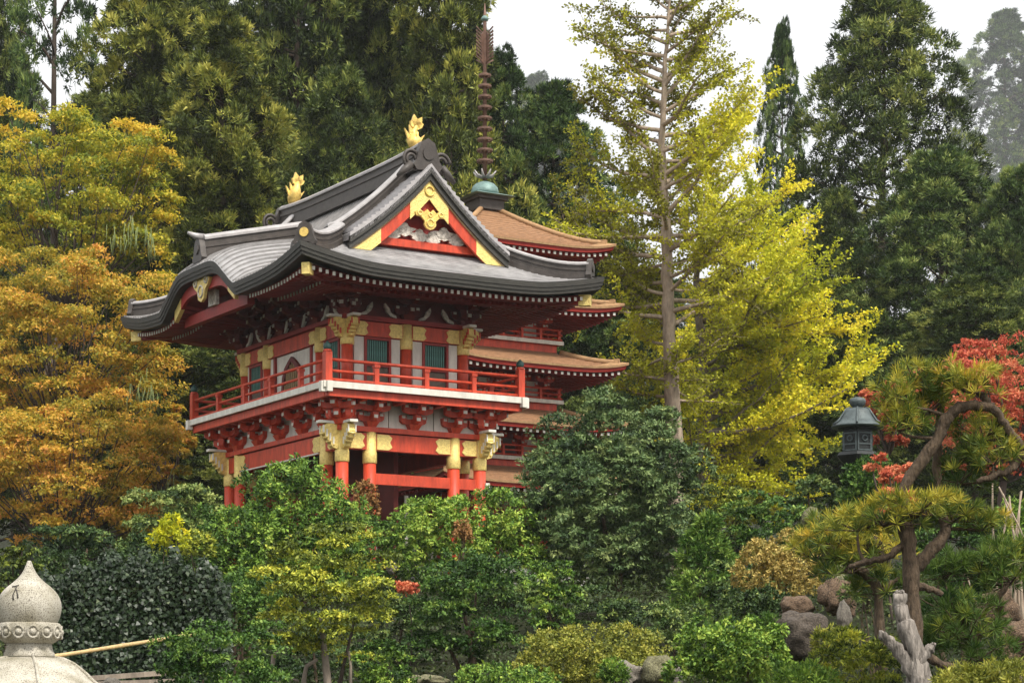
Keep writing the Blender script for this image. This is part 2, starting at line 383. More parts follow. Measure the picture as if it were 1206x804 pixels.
for x, y in ((q, q), (U1 - q, q), (q, V1 - q), (U1 - q, V1 - q)):
    o = link('corner_post', me_cpost, gate, (x, y, H(9.1))); link('onion_cap', me_cfin, o)
for x in (1.6, 3.15, 4.65):
    for y in (q, V1 - q): link('rail_post', me_spost, gate, (x, y, H(9.1)))
for y in (1.78, 3.7, 5.5, 7.4):
    for x in (q, U1 - q): link('rail_post', me_spost, gate, (x, y, H(9.1)))

# ---- upper storey
up_cols = [(1.32, 1.32), (3.15, 1.32), (4.98, 1.32), (1.32, 2.95), (1.32, 6.45), (1.32, 8.08), (4.98, 2.95), (4.98, 6.45), (4.98, 8.08), (3.15, 8.08)]
me_ucol = cyl_mesh('column', [(.165, H(9.1)), (.165, H(10.5))], M['red'])
me_uslv = cyl_mesh('gilt_sleeve', [(.178, H(10.40)), (.195, H(10.42)), (.195, H(10.72)), (.175, H(10.74)), (.175, H(11.12))], M['orn'])
for (x, y) in up_cols:
    p = link('column', me_ucol, gate, (x, y, 0)); link('gilt_sleeve', me_uslv, p)
for yy in (1.32, 8.08):
    b = beam_x('head_beam', 1.32, 4.98, yy, 10.68, 11.08, .2, M['red'])
    if yy == 1.32: plates_on(b, 'x', [1.49, 2.98, 3.32, 4.81], [1, -1, 1, -1], 1.218, 10.69, .9)
    beam_x('cornice_beam', 1.1, 5.2, yy, 11.1, 11.22, .42, M['darkred'])
for xx in (1.32, 4.98):
    b = beam_y('head_beam', 1.32, 8.08, xx, 10.68, 11.08, .2, M['red'])
    if xx == 1.32: plates_on(b, 'y', [1.49, 2.78, 3.12, 6.28, 6.62, 7.91], [1, -1, 1, -1, 1, -1], 1.218, 10.69, .85)
    beam_y('cornice_beam', 1.535, 7.865, xx, 11.105, 11.215, .42, M['darkred'])
# dark core so no daylight passes through the bays
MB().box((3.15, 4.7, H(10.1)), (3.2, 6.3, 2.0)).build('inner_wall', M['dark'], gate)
me_slat = MB().box((0, 0, 0), (.042, .05, .72)).mesh('slat', M['green'])
def bay_x(xa, xb, y):
    """right-hand face bay: white panels, framed slatted window, board below"""
    w_ = xb - xa
    def bx(n, x0, x1, z0, z1, yo, t, m): return MB().box(((x0 + x1) / 2, y + yo, H((z0 + z1) / 2)), (x1 - x0, t, z1 - z0)).build(n, m, gate)
    bx('white_panel', xa + .2, xa + .5, 9.14, 10.66, 0, .06, M['white']); bx('white_panel', xb - .5, xb - .2, 9.14, 10.66, 0, .06, M['white'])
    fr = MB()
    for x0 in (xa + .50, xb - .57): fr.box((x0 + .035, y - .02, H(9.9)), (.07, .12, 1.54))
    fr.box(((xa + xb) / 2, y - .018, H(10.63)), (w_ - 1.14, .116, .07)); fr.box(((xa + xb) / 2, y - .018, H(9.9)), (w_ - 1.14, .116, .08))
    f = fr.build('window_frame', M['darkred'], gate)
    MB().box(((xa + xb) / 2, y + .05, H(10.27)), (w_ - 1.16, .04, .7)).build('backing', M['greendark'], f)
    n = 9; x0, x1 = xa + .60, xb - .60
    for i in range(n): link('slat', me_slat, f, (x0 + (i + .5) * (x1 - x0) / n, y - .0, H(10.27)))
    bx('door_board', xa + .57, xb - .57, 9.14, 9.86, .01, .05, M['brown'])
for yy in (1.32,):
    bay_x(1.32, 3.15, yy); bay_x(3.15, 4.98, yy)
MB().box((3.15, 8.08, H(9.9)), (3.4, .08, 1.55)).build('rear_panel', M['darkred'], gate)
MB().box((4.98, 4.7, H(9.9)), (.08, 6.5, 1.55)).build('rear_panel', M['darkred'], gate)
def by(n, y0, y1, z0, z1, xo, t, m, par=gate): return MB().box((1.32 + xo, (y0 + y1) / 2, H((z0 + z1) / 2)), (t, y1 - y0, z1 - z0)).build(n, m, par)
for (ya, yb) in ((1.32, 2.95), (6.45, 8.08)):
    by('white_panel', ya + .18, ya + .36, 9.14, 10.66, 0, .06, M['white']); by('white_panel', yb - .36, yb - .18, 9.14, 10.66, 0, .06, M['white'])
    f = by('window_frame', ya + .36, yb - .36, 10.58, 10.66, -.02, .12, M['darkred'])
    by('frame_jamb', ya + .36, ya + .44, 9.14, 10.575, -.02, .115, M['darkred'], f); by('frame_jamb', yb - .44, yb - .36, 9.14, 10.575, -.02, .115, M['darkred'], f)
    by('backing', ya + .45, yb - .45, 9.9, 10.57, .05, .04, M['greendark'], f)
    for i in range(7): link('slat', me_slat, f, (1.30, ya + .5 + i * (yb - ya - 1.0) / 6, H(10.22)))
    by('door_board', ya + .45, yb - .45, 9.14, 9.88, .01, .05, M['brown'])
# middle bay with a bell-arched lattice window
by('white_panel', 3.13, 3.42, 9.14, 10.66, 0, .06, M['white']); by('white_panel', 5.98, 6.27, 9.14, 10.66, 0, .06, M['white'])
by('panel_post', 3.42, 3.54, 9.14, 10.66, -.02, .12, M['darkred']); by('panel_post', 5.86, 5.98, 9.14, 10.66, -.02, .12, M['darkred'])
by('white_panel', 3.545, 5.855, 9.14, 10.66, .01, .05, M['white'])
bell = [(-.74, 0), (-.66, .5), (-.60, .85), (-.46, 1.1), (-.24, 1.26), (0, 1.40), (.24, 1.26), (.46, 1.1), (.60, .85), (.66, .5), (.74, 0)]
inn = [(a * .8, b * .9) for a, b in bell]
bf = MB(); n = len(bell)
bf.add([(0, a, b) for a, b in bell] + [(0, a, b) for a, b in inn] + [(-.09, a, b) for a, b in bell] + [(-.09, a, b) for a, b in inn],
       [(2 * n + i, 2 * n + i + 1, 3 * n + i + 1, 3 * n + i) for i in range(n - 1)] + [(i, i + 1, 2 * n + i + 1, 2 * n + i) for i in range(n - 1)]
       + [(n + i, 3 * n + i, 3 * n + i + 1, n + i + 1) for i in range(n - 1)])
kf = bf.build('arched_window', M['maroon'], gate, (1.29, 4.7, H(9.14)))
MB().prism(inn, (-.015, 0, 0), (0, 1, 0), (0, 0, 1), (1, 0, 0), .012).build('backing', M['brown'], kf)
for i in range(9):
    yy = -.5 + i * .125; hh = np.interp(yy, [p[0] for p in inn], [p[1] for p in inn])
    MB().box((-.04, yy, hh / 2), (.04, .035, hh)).build('lattice_bar', M['tan'], kf)

# ---- bracket zone below the eaves; maroon puts the eave shade into the red
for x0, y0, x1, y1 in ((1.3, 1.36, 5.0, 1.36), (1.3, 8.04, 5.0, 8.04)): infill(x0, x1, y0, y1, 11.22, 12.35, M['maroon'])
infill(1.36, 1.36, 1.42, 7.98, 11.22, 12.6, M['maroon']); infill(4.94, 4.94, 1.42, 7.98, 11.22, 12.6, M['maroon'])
bk_up = bracket_meshes('bracket', 3, M['maroon'], M['carve'])
for x in (1.32, 3.15, 4.98): put_bracket(bk_up, x, 1.28, H(11.22), 0, 1.0)
for y in (1.32, 2.95, 4.12, 5.28, 6.45, 8.08): put_bracket(bk_up, 1.28, y, H(11.22), FRONT, 1.0)
for x, y, rz in ((1.22, 1.22, -math.pi / 4), (5.08, 1.22, math.pi / 4), (1.22, 8.18, -3 * math.pi / 4)): put_bracket(bk_up, x, y, H(11.22), rz, 1.05)
frog = [(a * .9, b * .78) for a, b in [(-.62, 0), (-.42, .04), (-.26, .2), (-.2, .36), (0, .44), (.2, .36), (.26, .2), (.42, .04), (.62, 0), (.60, .08), (.44, .16), (.36, .34), (.22, .5), (0, .56), (-.22, .5), (-.36, .34), (-.44, .16), (-.60, .08)]]
def frogleg(o, ex, ez, m):
    lo = frog[:9]; hi = frog[9:][::-1]
    for part in ((0, 1, 2), (5, 6, 7)):
        mb = MB()
        for i in part: mb.prism([lo[i], lo[i + 1], hi[i + 1], hi[i]], o, ex, (0, 0, 1), ez, .08)
        mb.build('frog_leg_strut', m, gate)
for x in (2.235, 4.065):
    frogleg((x, 1.26, H(11.24)), (1, 0, 0), (0, -1, 0), M['carve'])
    MB().box((x, .9, H(11.98)), (.62, .1, .07)).build('white_tie', M['carve'], gate)
for y in (2.13, 3.53, 4.7, 5.87, 7.26): frogleg((1.26, y, H(11.24)), (0, 1, 0), (-1, 0, 0), M['white'])
for (x, y, rz) in ((1.2, 1.32, math.pi), (1.32, 1.2, -math.pi / 2), (5.1, 1.32, 0), (1.32, 8.2, math.pi / 2), (4.98, 1.2, -math.pi / 2)):
    nosing(x, y, H(10.62), rz, .82)

# ---- roof
u0, u1, v0, v1 = -1.45, 7.95, -1.5, 11.3
uc, vc = (u0 + u1) / 2, (v0 + v1) / 2
EZ = 12.08
def prof(d): return EZ + 0.29 * d + 0.084 * d * d
KC, KW = 5.5, 2.4
def bell_k(v):
    x = abs(v - KC) / KW; return 1.0 / (1.0 + (x / 0.82) ** 6)
def uplift(u, v):
    su = abs(u - uc) / (u1 - uc); sv = abs(v - vc) / (v1 - vc)
    du = min(u - u0, u1 - u); dv = min(v - v0, v1 - v)
    a = 0.40 * su ** 4 * max(0, 1 - dv / 2.6) ** 1.5; b = 0.40 * sv ** 5 * max(0, 1 - du / 2.6) ** 1.5
    return max(a, b)
def zmain(u, v):
    du = max(0, min(u - u0, u1 - u)); z = prof(du) + uplift(u, v)
    if u < uc:
        zk = 12.99 + .42 * (1 - math.exp(-(u - u0) / .5)) + .17 * (u - u0) - 0.9 * (1 - bell_k(v)) - .25 * max(0, abs(v - KC) - 2.2)
        z = max(z, zk)
    return z
def zskirt(u, v):
    du = max(0, min(u - u0, u1 - u)); dv = max(0, min(v - v0, v1 - v))
    return prof(min(du, dv)) + uplift(u, v)
GB = 2.25        # width of the end skirts
def lin(a, b, n): return [a + (b - a) * i / (n - 1) for i in range(n)]
us = lin(u0, uc, 34) + lin(uc, u1, 16)[1:]
vs_ = lin(v0 + GB, v1 - GB, 90)
rf = MB().grid([[(u, v, H(zmain(u, v))) for v in vs_] for u in us]).build('roof_slope', M['roof'], gate)
for (va, vb) in ((v0, v0 + GB), (v1 - GB, v1)):
    vv = lin(va, vb, 20); uu = lin(u0, u1, 60)
    sk = MB().grid([[(u, v, H(zskirt(u, v) + (0 if abs(v - (va if va > 0 else vb)) > .01 else 0))) for v in vv] for u in uu]).build('roof_skirt', M['roof'], gate)
    # lapped courses, each a thin lip parallel to the eave
    for k in range(1, 15):
        d = k * .15; v = va + d if va < 0 else vb - d
        a = lin(u0 + d, u1 - d, 40)
        MB().sweep([[(u, v - .012, H(zskirt(u, v) - .01)), (u, v + .012, H(zskirt(u, v) - .01)), (u, v + .008, H(zskirt(u, v) + .016)), (u, v - .012, H(zskirt(u, v) + .014))] for u in a]).build('roof_course', M['roof'], sk)
# standing seams up the long front and back slopes
for k in range(64):
    v = v0 + .25 + k * (v1 - v0 - .5) / 63
    dv = min(v - v0, v1 - v); ue = u0 + min(4.5, max(dv, 0.05) if dv < GB else 4.5)
    fn = zskirt if dv < GB else zmain
    pts = lin(u0 + .02, ue, 14)
    MB().sweep([[(u, v - .022, H(fn(u, v) - .01)), (u, v + .022, H(fn(u, v) - .01)), (u, v + .016, H(fn(u, v) + .045)), (u, v - .016, H(fn(u, v) + .045))] for u in pts]).build('standing_seam', M['seam'], rf)
# eave band: layered thickness round the whole roof
loop = []
for u in lin(u0, u1, 50)[:-1]: loop.append((u, v0))
for v in lin(v0, v1, 60)[:-1]: loop.append((u1, v))
for u in lin(u1, u0, 50)[:-1]: loop.append((u, v1))
for v in lin(v1, v0, 130)[:-1]: loop.append((u0, v))
def inward(u, v):
    e = 1e-6; x = y = 0
    if abs(u - u0) < e: x = 1
    if abs(u - u1) < e: x = -1
    if abs(v - v0) < e: y = 1
    if abs(v - v1) < e: y = -1
    return x, y
def eave_top(u, v):
    return zmain(u, v) if (abs(u - u0) < 1e-6 and v0 + GB < v < v1 - GB) else zskirt(u, v)
layers = [('eave_layer', 0.0, 0.02, 0.0, .15, .5), ('eave_layer', .03, .153, .03, .25, .5), ('eave_layer', .065, .254, .065, .34, .55)]
for nm, i0, d0, i1, d1, back in layers:
    rings = []
    for (u, v) in loop:
        ix, iy = inward(u, v); z = H(eave_top(u, v))
        rings.append([(u + ix * i0, v + iy * i0, z - d0 + .012), (u + ix * (i1 + .012), v + iy * (i1 + .012), z - d1), (u + ix * back, v + iy * back, z - d1 + .03), (u + ix * back, v + iy * back, z - d0 + .015 + .05)])
    MB().sweep(rings, closed=True).build(nm, M['eave'], gate)
# soffit boards and the two tiers of rafters
def soff(u, v):
    du = max(0, min(u - u0, u1 - u)); dv = max(0, min(v - v0, v1 - v)); d = min(du, dv)
    z = 11.66 + .13 * d + uplift(u, v)
    if u < uc: z = max(z, z + (0.80 * bell_k(v)) * max(0, 1 - du / 2.7))
    return z
for (a, b, c_, d_) in ((u0 + .3, u1 - .3, v0 + .3, 1.34), (u0 + .3, u1 - .3, 8.06, v1 - .3), (u0 + .3, 1.34, 1.34, 8.06), (4.96, u1 - .3, 1.34, 8.06)):
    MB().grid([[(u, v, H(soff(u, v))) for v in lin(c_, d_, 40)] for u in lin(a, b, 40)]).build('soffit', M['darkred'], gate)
def rafter_set(along, fixed_dir, positions, i0, i1, drop, sec, nm, endm):
    for s_ in positions:
        mb = MB(); e = MB(); pts = []
        for t in (i0, (i0 + i1) / 2, i1):
            u, v = (s_, v0 + t) if along == 'x' else (u0 + t, s_)
            pts.append(Vector((u, v, H(soff(u, v) - drop))))
        mb.bar(pts[0], pts[1], sec, sec * 1.25); mb.bar(pts[1], pts[2], sec * .98, sec * 1.23)
        o = mb.build(nm, M['darkred'], gate)
        c_ = pts[0]; n_ = Vector((0, -1, 0)) if along == 'x' else Vector((-1, 0, 0))
        MB().box(c_ + n_ * .008, (sec * .96, .015, sec * 1.2) if along == 'x' else (.015, sec * .96, sec * 1.2)).build('white_rafter_end', endm, o)
n = 43
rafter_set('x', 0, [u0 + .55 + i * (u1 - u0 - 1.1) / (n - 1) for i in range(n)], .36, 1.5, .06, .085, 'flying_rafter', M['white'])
rafter_set('x', 0, [u0 + 1.3 + i * (u1 - u0 - 2.6) / 32 for i in range(33)], 1.2, 2.75, .17, .08, 'base_rafter', M['darkred'])  # white ends coloured dark red here, the tier's shade painted in
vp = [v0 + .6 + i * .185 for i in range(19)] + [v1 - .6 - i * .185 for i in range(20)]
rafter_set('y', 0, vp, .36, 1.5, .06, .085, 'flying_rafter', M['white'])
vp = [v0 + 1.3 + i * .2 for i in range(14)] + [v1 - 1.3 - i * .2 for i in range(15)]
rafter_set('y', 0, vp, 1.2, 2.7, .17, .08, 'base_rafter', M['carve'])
fr_ = MB()
for i in range(56):
    v = v0 + .6 + i * (v1 - v0 - 1.2) / 55
    for t0, t1, dr in ((.36, 1.5, .06), (1.2, 2.8, .17)):
        dd = min(v - v0, v1 - v)
        if t0 > dd: continue
        fr_.bar((u1 - t0, v, H(soff(u1 - t0, v) - dr)), (u1 - min(t1, max(dd, t0 + .1)), v, H(soff(u1 - min(t1, max(dd, t0 + .1)), v) - dr)), .085, .11)
fr_.build('far_rafters', M['darkred'], gate, kind='stuff')
# hip rafters with gilt shoes at the corners
for (cx, cy, sx, sy) in ((u0, v0, 1, 1), (u1, v0, -1, 1), (u0, v1, 1, -1), (u1, v1, -1, -1)):
    a = Vector((cx + sx * .3, cy + sy * .3, H(soff(cx + sx * .4, cy + sy * .4) - .12))); b = Vector((cx + sx * 2.7, cy + sy * 2.7, H(soff(cx + sx * 2.7, cy + sy * 2.7) - .1)))
    o = MB().bar(a, b, .18, .26).build('hip_rafter', M['darkred'], gate)
    d = (b - a).normalized(); MB().bar(a - d * .03, a + d * .3, .215, .30).build('gilt_shoe', M['orn'], o)

# ridge capping: dark layered body with a paler rounded cap
def ridge(path, w_=.3, h=.42, nm='ridge'):
    path = [Vector(p) for p in path]; m_ = len(path); body = []; cap = []
    for i, p in enumerate(path):
        d = (path[min(i + 1, m_ - 1)] - path[max(i - 1, 0)]); d.z = 0; d.normalize(); s_ = Vector((-d.y, d.x, 0))
        body.append([p + s_ * a + Vector((0, 0, b)) for a, b in ((-w_ * .62, -.08), (w_ * .62, -.08), (w_ * .62, h * .18), (w_ * .48, h * .2), (w_ * .48, h * .46), (w_ * .56, h * .48), (w_ * .56, h * .6), (w_ * .44, h * .62), (w_ * .44, h * .86), (-w_ * .44, h * .86), (-w_ * .44, h * .62), (-w_ * .56, h * .6), (-w_ * .56, h * .48), (-w_ * .48, h * .46), (-w_ * .48, h * .2), (-w_ * .62, h * .18))])
        cap.append([p + s_ * a + Vector((0, 0, b)) for a, b in ((-w_ * .58, h * .82), (w_ * .58, h * .82), (w_ * .58, h * .92), (w_ * .36, h * 1.04), (0, h * 1.08), (-w_ * .36, h * 1.04), (-w_ * .58, h * .92))])
    o = MB().sweep(body).build(nm, M['ridge'], gate); MB().sweep(cap).build('ridge_cap', M['ridgecap'], o)
    return o
ya, yb = .38, 9.42
def zr(v): return 15.28 + .10 * ((v - (ya + yb) / 2) / ((yb - ya) / 2)) ** 4
ridge([(uc, v, H(zr(v))) for v in lin(ya, yb, 26)], .40, .62, 'main_ridge')
def descent(v, u_end=None):
    return [(u, v, H(zmain(u, v) + .0)) for u in lin(uc - .2, .75, 14)]
def hip_path(cx, cy, sx, sy, t0=2.2, t1=.3):
    return [(cx + sx * t, cy + sy * t, H(zskirt(cx + sx * t, cy + sy * t))) for t in lin(t0, t1, 10)]
ridge(descent(1.22), .34, .48, 'descending_ridge'); ridge(descent(8.58), .34, .48, 'descending_ridge')
ridge([(2 * uc - p[0], p[1], p[2]) for p in [(u, 1.22, H(prof(u - u0))) for u in lin(uc - .2, .75, 14)]], .28, .36, 'descending_ridge')
for (cx, cy, sx, sy) in ((u0, v0, 1, 1), (u1, v0, -1, 1), (u0, v1, 1, -1), (u1, v1, -1, -1)):
    ridge(hip_path(cx, cy, sx, sy), .31, .44, 'hip_ridge')
ridge([(.76, 1.22, H(zmain(.75, 1.22))), (.68, 1.0, H(zmain(.7, 1.0))), (.66, .8, H(zskirt(.68, .72) + .02)), (.62, .66, H(zskirt(.62, .62)))], .33, .47, 'descending_ridge')
# ridge over the curved porch gable
ridge([(u, KC, H(13.22 + (u - u0 - .25) * .235)) for u in lin(u0 + .25, 1.9, 16)], .34, .66, 'porch_ridge')

# ridge-end ornaments: shouldered dark tile with a round boss
oni = [(-.26, 0), (-.34, .1), (-.27, .2), (-.21, .42), (-.15, .58), (0, .66), (.15, .58), (.21, .42), (.27, .2), (.34, .1), (.26, 0)]
def ridge_end(p, dirv, sc=1.0, boss=True):
    d = Vector(dirv).normalized(); s_ = Vector((-d.y, d.x, 0)).normalized()
    o = MB().prism([(a * sc, b * sc) for a, b in oni], Vector(p), s_, (0, 0, 1), d, .16 * sc).build('ridge_end_tile', M['ridge'], gate)
    c_ = Vector(p) + d * .16 * sc + Vector((0, 0, .34 * sc))
    disc = [c_ + (s_ * math.cos(a) + Vector((0, 0, 1)) * math.sin(a)) * .13 * sc for a in np.linspace(0, 2 * math.pi, 15)[:-1]]
    disc2 = [q_ + d * .035 for q_ in disc]
    MB().sweep([disc, disc2]).build('round_boss', M['gold'] if boss else M['ridge'], o)
    return o
def hipz(cx, cy, sx, sy, t): return (cx + sx * t, cy + sy * t, H(zskirt(cx + sx * t, cy + sy * t) - .03))
ridge_end(hipz(u0, v0, 1, 1, .32), (-1, -1, 0), .95); ridge_end(hipz(u1, v0, -1, 1, .34), (1, -1, 0), .9, False)
ridge_end(hipz(u0, v1, 1, -1, .34), (-1, 1, 0), .9, False); ridge_end(hipz(u1, v1, -1, -1, .34), (1, 1, 0), .9, False)
ridge_end((u0 + .42, v0 + 1.15, H(zskirt(u0 + .42, v0 + 1.15) - .04)), (-1, 0, 0), .62, False)
ridge_end((u0 + .25, KC, H(zmain(u0 + .2, KC) - .04)), (-1, 0, 0), 1.05, False)
# upturned horn on the porch ridge
MB().tube([(u0 + .3, KC, H(13.85)), (u0 + .02, KC, H(13.87)), (u0 - .2, KC, H(13.94))], [.11, .09, .04], 8).build('ridge_horn', M['ridgecap'], gate)
for (p_, d_) in (((uc, ya + .02, H(15.2)), (0, -1, 0)), ((uc, yb - .02, H(15.2)), (0, 1, 0))):
    o = ridge_end(p_, d_, 1.35, False)
    # carved scroll cheeks each side of the ridge end
    for sx in (-1, 1):
        mb = MB(); base = Vector(p_) + Vector((sx * .48, d_[1] * .1, .05))
        for rr, nn in ((.26, 20), (.15, 14)):
            mb.tube([base + Vector((math.cos(a) * rr * (1 - .25 * a / 6), 0, .22 + math.sin(a) * rr)) for a in np.linspace(0, 5.2, nn)], .05, 6)
        mb.tube([base + Vector((sx * t, 0, .1 - t * .9)) for t in (0, .2, .42)], [.12, .11, .05], 7)
        mb.build('scroll_carving', M['ridge'], o)
# gilt fish finials on the ridge ends
def fish(p, sgn):
    """gilt dolphin-like fish, head down on the ridge, tail fanned in the air"""
    b = MB(); P0 = Vector(p)
    path = [P0 + Vector((x, sgn * y, z)) for x, y, z in ((0, -.20, .06), (0, -.06, .16), (0, .06, .26), (.02, .10, .40), (.05, .08, .54), (.10, .04, .66))]
    b.tube(path, [.13, .20, .19, .14, .10, .06], 10)
    o = b.build('fish_finial', M['gold'], gate)
    t = path[-1]
    for ang, l in ((-.95, .26), (-.25, .36), (.5, .34), (1.1, .24)):
        dx, dz = math.sin(ang) * l, math.cos(ang) * l; nx, nz_ = math.cos(ang) * .08, -math.sin(ang) * .08
        MB().prism([(-nx, -nz_), (dx * .55 - nx * 1.3, dz * .55 - nz_ * 1.3), (dx, dz), (dx * .55 + nx, dz * .55 + nz_), (nx, nz_)], t + Vector((0, -.04, -.05)), (1, 0, 0), (0, 0, 1), (0, 1, 0), .08).build('tail_fin', M['gold'], o)
    for x0, z0, ang, l in ((-.12, .22, -.55, .36), (-.06, .36, -.35, .30), (.13, .2, .75, .30)):
        dx, dz = math.sin(ang) * l, math.cos(ang) * l
        MB().prism([(-.08, 0), (dx, dz), (.08, .02)], P0 + Vector((x0, -.03, z0)), (1, 0, 0), (0, 0, 1), (0, 1, 0), .06).build('side_fin', M['gold'], o)
    for y0, z0, l in ((-.16, .2, .22), (.14, .3, .2)):
        MB().prism([(-.08, 0), (.08, 0), (-.04, l)], P0 + Vector((-.03, sgn * y0, z0)), (0, sgn, 0), (0, 0, 1), (1, 0, 0), .06).build('back_fin', M['gold'], o)
fish((uc, 1.02, H(zr(1.0) + .66)), 1); fish((uc, 8.78, H(zr(8.8) + .66)), -1)

# ---- the gable ends
def gable(vv, sg):
    """vv: plane of the verge, sg: +1 when the building lies toward +y"""
    ua, ub = u0 + 2.20, u1 - 2.20
    uu = lin(ua, uc, 22) + lin(uc, ub, 22)[1:]
    zt = lambda u: prof(min(u - u0, u1 - u))
    # overhanging roof strip with thickness
    rings = [[(u, vv, H(zt(u) + .06)), (u, vv + sg * 1.02, H(zt(u) + .05)), (u, vv + sg * 1.02, H(zt(u) - .12)), (u, vv, H(zt(u) - .12))] for u in uu]
    st = MB().sweep(rings).build('verge_roof', M['tile'], gate)
    # lapped tiles down the strip
    for side in (0, 1):
        for k in range(17):
            t0 = .35 + k * .135; t1 = t0 + .15
            a, b = (uc - t0, uc - t1) if side == 0 else (uc + t0, uc + t1)
            if not (ua < b < ub): continue
            rr = []
            for j in range(7):
                y = vv + sg * (.02 + j * .16); sag = .05 * math.sin(math.pi * j / 6) * (-1 if side == 0 else 1)
                za, zb_ = H(zt(a) + .062), H(zt(b) + .14)
                rr.append([(a, y, za), (b + sag, y, zb_), (b + sag, y, zb_ - .09), (a, y, za - .03)])
            MB().sweep(rr).build('verge_tile', M['tile'], st)
    # dark verge boards, layered
    for nm, off, d0, d1, th in (('verge_board', 0.0, .03, .20, .10), ('verge_board', .06, .205, .38, .10)):
        MB().sweep([[(u, vv + sg * off, H(zt(u) - d0)), (u, vv + sg * (off + th), H(zt(u) - d0)), (u, vv + sg * (off + th), H(zt(u) - d1)), (u, vv + sg * off, H(zt(u) - d1))] for u in uu]).build(nm, M['eave'], gate)
    # red bargeboards with gilt apex and gilt feet
    def barge(ra, rb, d0, d1, off, th, nm, m, par):
        us2 = lin(ra, rb, 14)
        zc = lambda u, d: H(max(zt(u) - d, 12.80))
        return MB().sweep([[(u, vv + sg * off, zc(u, d0 + .08)), (u, vv + sg * (off + th), zc(u, d0 + .08)), (u, vv + sg * (off + th), zc(u, d1 + .1)), (u, vv + sg * off, zc(u, d1 + .1))] for u in us2]).build(nm, m, par)
    for s2 in (-1, 1):
        bb = barge(uc, uc + s2 * 2.5, .30, .72, .15, .08, 'bargeboard', M['red'], gate)
        barge(uc + s2 * .0, uc + s2 * .6, .305, .80, .125, .03, 'gilt_apex', M['orn'], bb)
        barge(uc + s2 * 1.5, uc + s2 * 2.5, .305, .72, .128, .03, 'gilt_foot', M['orn'], bb)
        barge(uc + s2 * .2, uc + s2 * 2.5, .295, .335, .12, .03, 'gilt_edge', M['tan'], bb)
    # recessed gable wall
    pts = [(u - uc, H(zt(u) - .35)) for u in uu]
    wall_ = MB().prism([(pts[0][0], H(12.95))] + pts + [(pts[-1][0], H(12.95))], (uc, vv + sg * .56, 0), (1, 0, 0), (0, 0, 1), (0, sg, 0), .08).build('gable_wall', M['darkred'], gate)
    MB().box((uc, vv + sg * .42, H(13.16)), (3.9, .14, .2)).build('gable_beam', M['red'], gate)
    # cloud carvings
    for cx, cz, s_ in ((-.62, 13.55, 1), (.62, 13.55, -1), (-.15, 13.42, 1), (.25, 13.4, -1), (-1.0, 13.42, 1), (1.02, 13.42, -1)):
        mb = MB()
        pts2 = [(math.cos(a) * .30 * (1 + .28 * math.sin(5 * a)), math.sin(a) * .15 * (1 + .3 * math.cos(4 * a))) for a in np.linspace(0, 2 * math.pi, 25)[:-1]]
        mb.prism(pts2, (uc + cx, vv + sg * .40, H(cz)), (s_, 0, 0), (0, 0, 1), (0, sg, 0), .08)
        mb.build('cloud_carving', M['carve'], wall_)
    # red diamond and gilt pendant
    MB().prism([(-.3, 0), (0, -.36), (.3, 0), (0, .4)], (uc, vv + sg * .3, H(14.15)), (1, 0, 0), (0, 0, 1), (0, sg, 0), .06).build('gable_diamond', M['red'], gate)
    pend = [(a_ * .78, b_ * .85) for a_, b_ in [(0, -.36), (.14, -.32), (.24, -.2), (.22, -.08), (.36, .04), (.55, .06), (.60, .18), (.42, .26), (.24, .2), (.12, .3), (0, .2), (-.12, .3), (-.24, .2), (-.42, .26), (-.60, .18), (-.55, .06), (-.36, .04), (-.22, -.08), (-.24, -.2), (-.14, -.32)]]
    pe = MB().prism(pend, (uc, vv + sg * .07, H(13.85)), (1, 0, 0), (0, 0, 1), (0, sg, 0), .07).build('gable_pendant', M['gold'], gate)
    for cx, cz, r in ((0, -.12, .10), (-.33, .13, .06), (.33, .13, .06), (0, .1, .05)):
        ring = [Vector((uc + cx + math.cos(a) * r, vv + sg * .06, H(13.85) + cz + math.sin(a) * r)) for a in np.linspace(0, 2 * math.pi, 17)]
        MB().tube(ring, .022, 5).build('pendant_scroll', M['orn'], pe)
    c_ = Vector((uc, vv + sg * .11, H(14.62)))
    MB().tube([c_ + Vector((math.cos(a) * .13, 0, math.sin(a) * .13)) for a in np.linspace(0, 2 * math.pi, 17)], .03, 6).build('gilt_ring', M['gold'], gate)
gable(0.0, 1); gable(9.8, -1)

# ---- curved porch gable seen from below; darker reds paint its inner shade
ap = lin(KC - 2.15, KC + 2.15, 40)
def kz(v, d): return H(zmain(u0, v) - d)
def kb(d0, d1, x0, x1, nm, m, par=gate, vv=ap):
    return MB().sweep([[(u0 + x0, v, kz(v, d0)), (u0 + x1, v, kz(v, d0)), (u0 + x1, v, kz(v, d1)), (u0 + x0, v, kz(v, d1))] for v in vv]).build(nm, m, par)
kbb = kb(.35, .66, .3, .4, 'porch_bargeboard', M['red2'])
for s2 in (-1, 1): kb(.345, .67, .285, .41, 'gilt_foot', M['orn'], kbb, lin(KC + s2 * 1.7, KC + s2 * 2.16, 6))
pp = [(v - KC, kz(v, .7)) for v in ap]
MB().prism([(pp[0][0], H(11.75))] + pp + [(pp[-1][0], H(11.75))], (u0 + 1.0, KC, 0), (0, 1, 0), (0, 0, 1), (1, 0, 0), .08).build('porch_panel', M['maroon'], gate)
MB().box((u0 + .75, KC, H(11.78)), (.22, 4.5, .3)).build('porch_beam', M['darkred'], gate)
MB().box((u0 + .6, KC, H(12.28)), (.12, .5, .7)).build('porch_strut', M['carve'], gate)
pend = [(0, -.42), (.2, -.34), (.28, -.1), (.5, .04), (.62, .2), (.3, .3), (0, .22), (-.3, .3), (-.62, .2), (-.5, .04), (-.28, -.1), (-.2, -.34)]
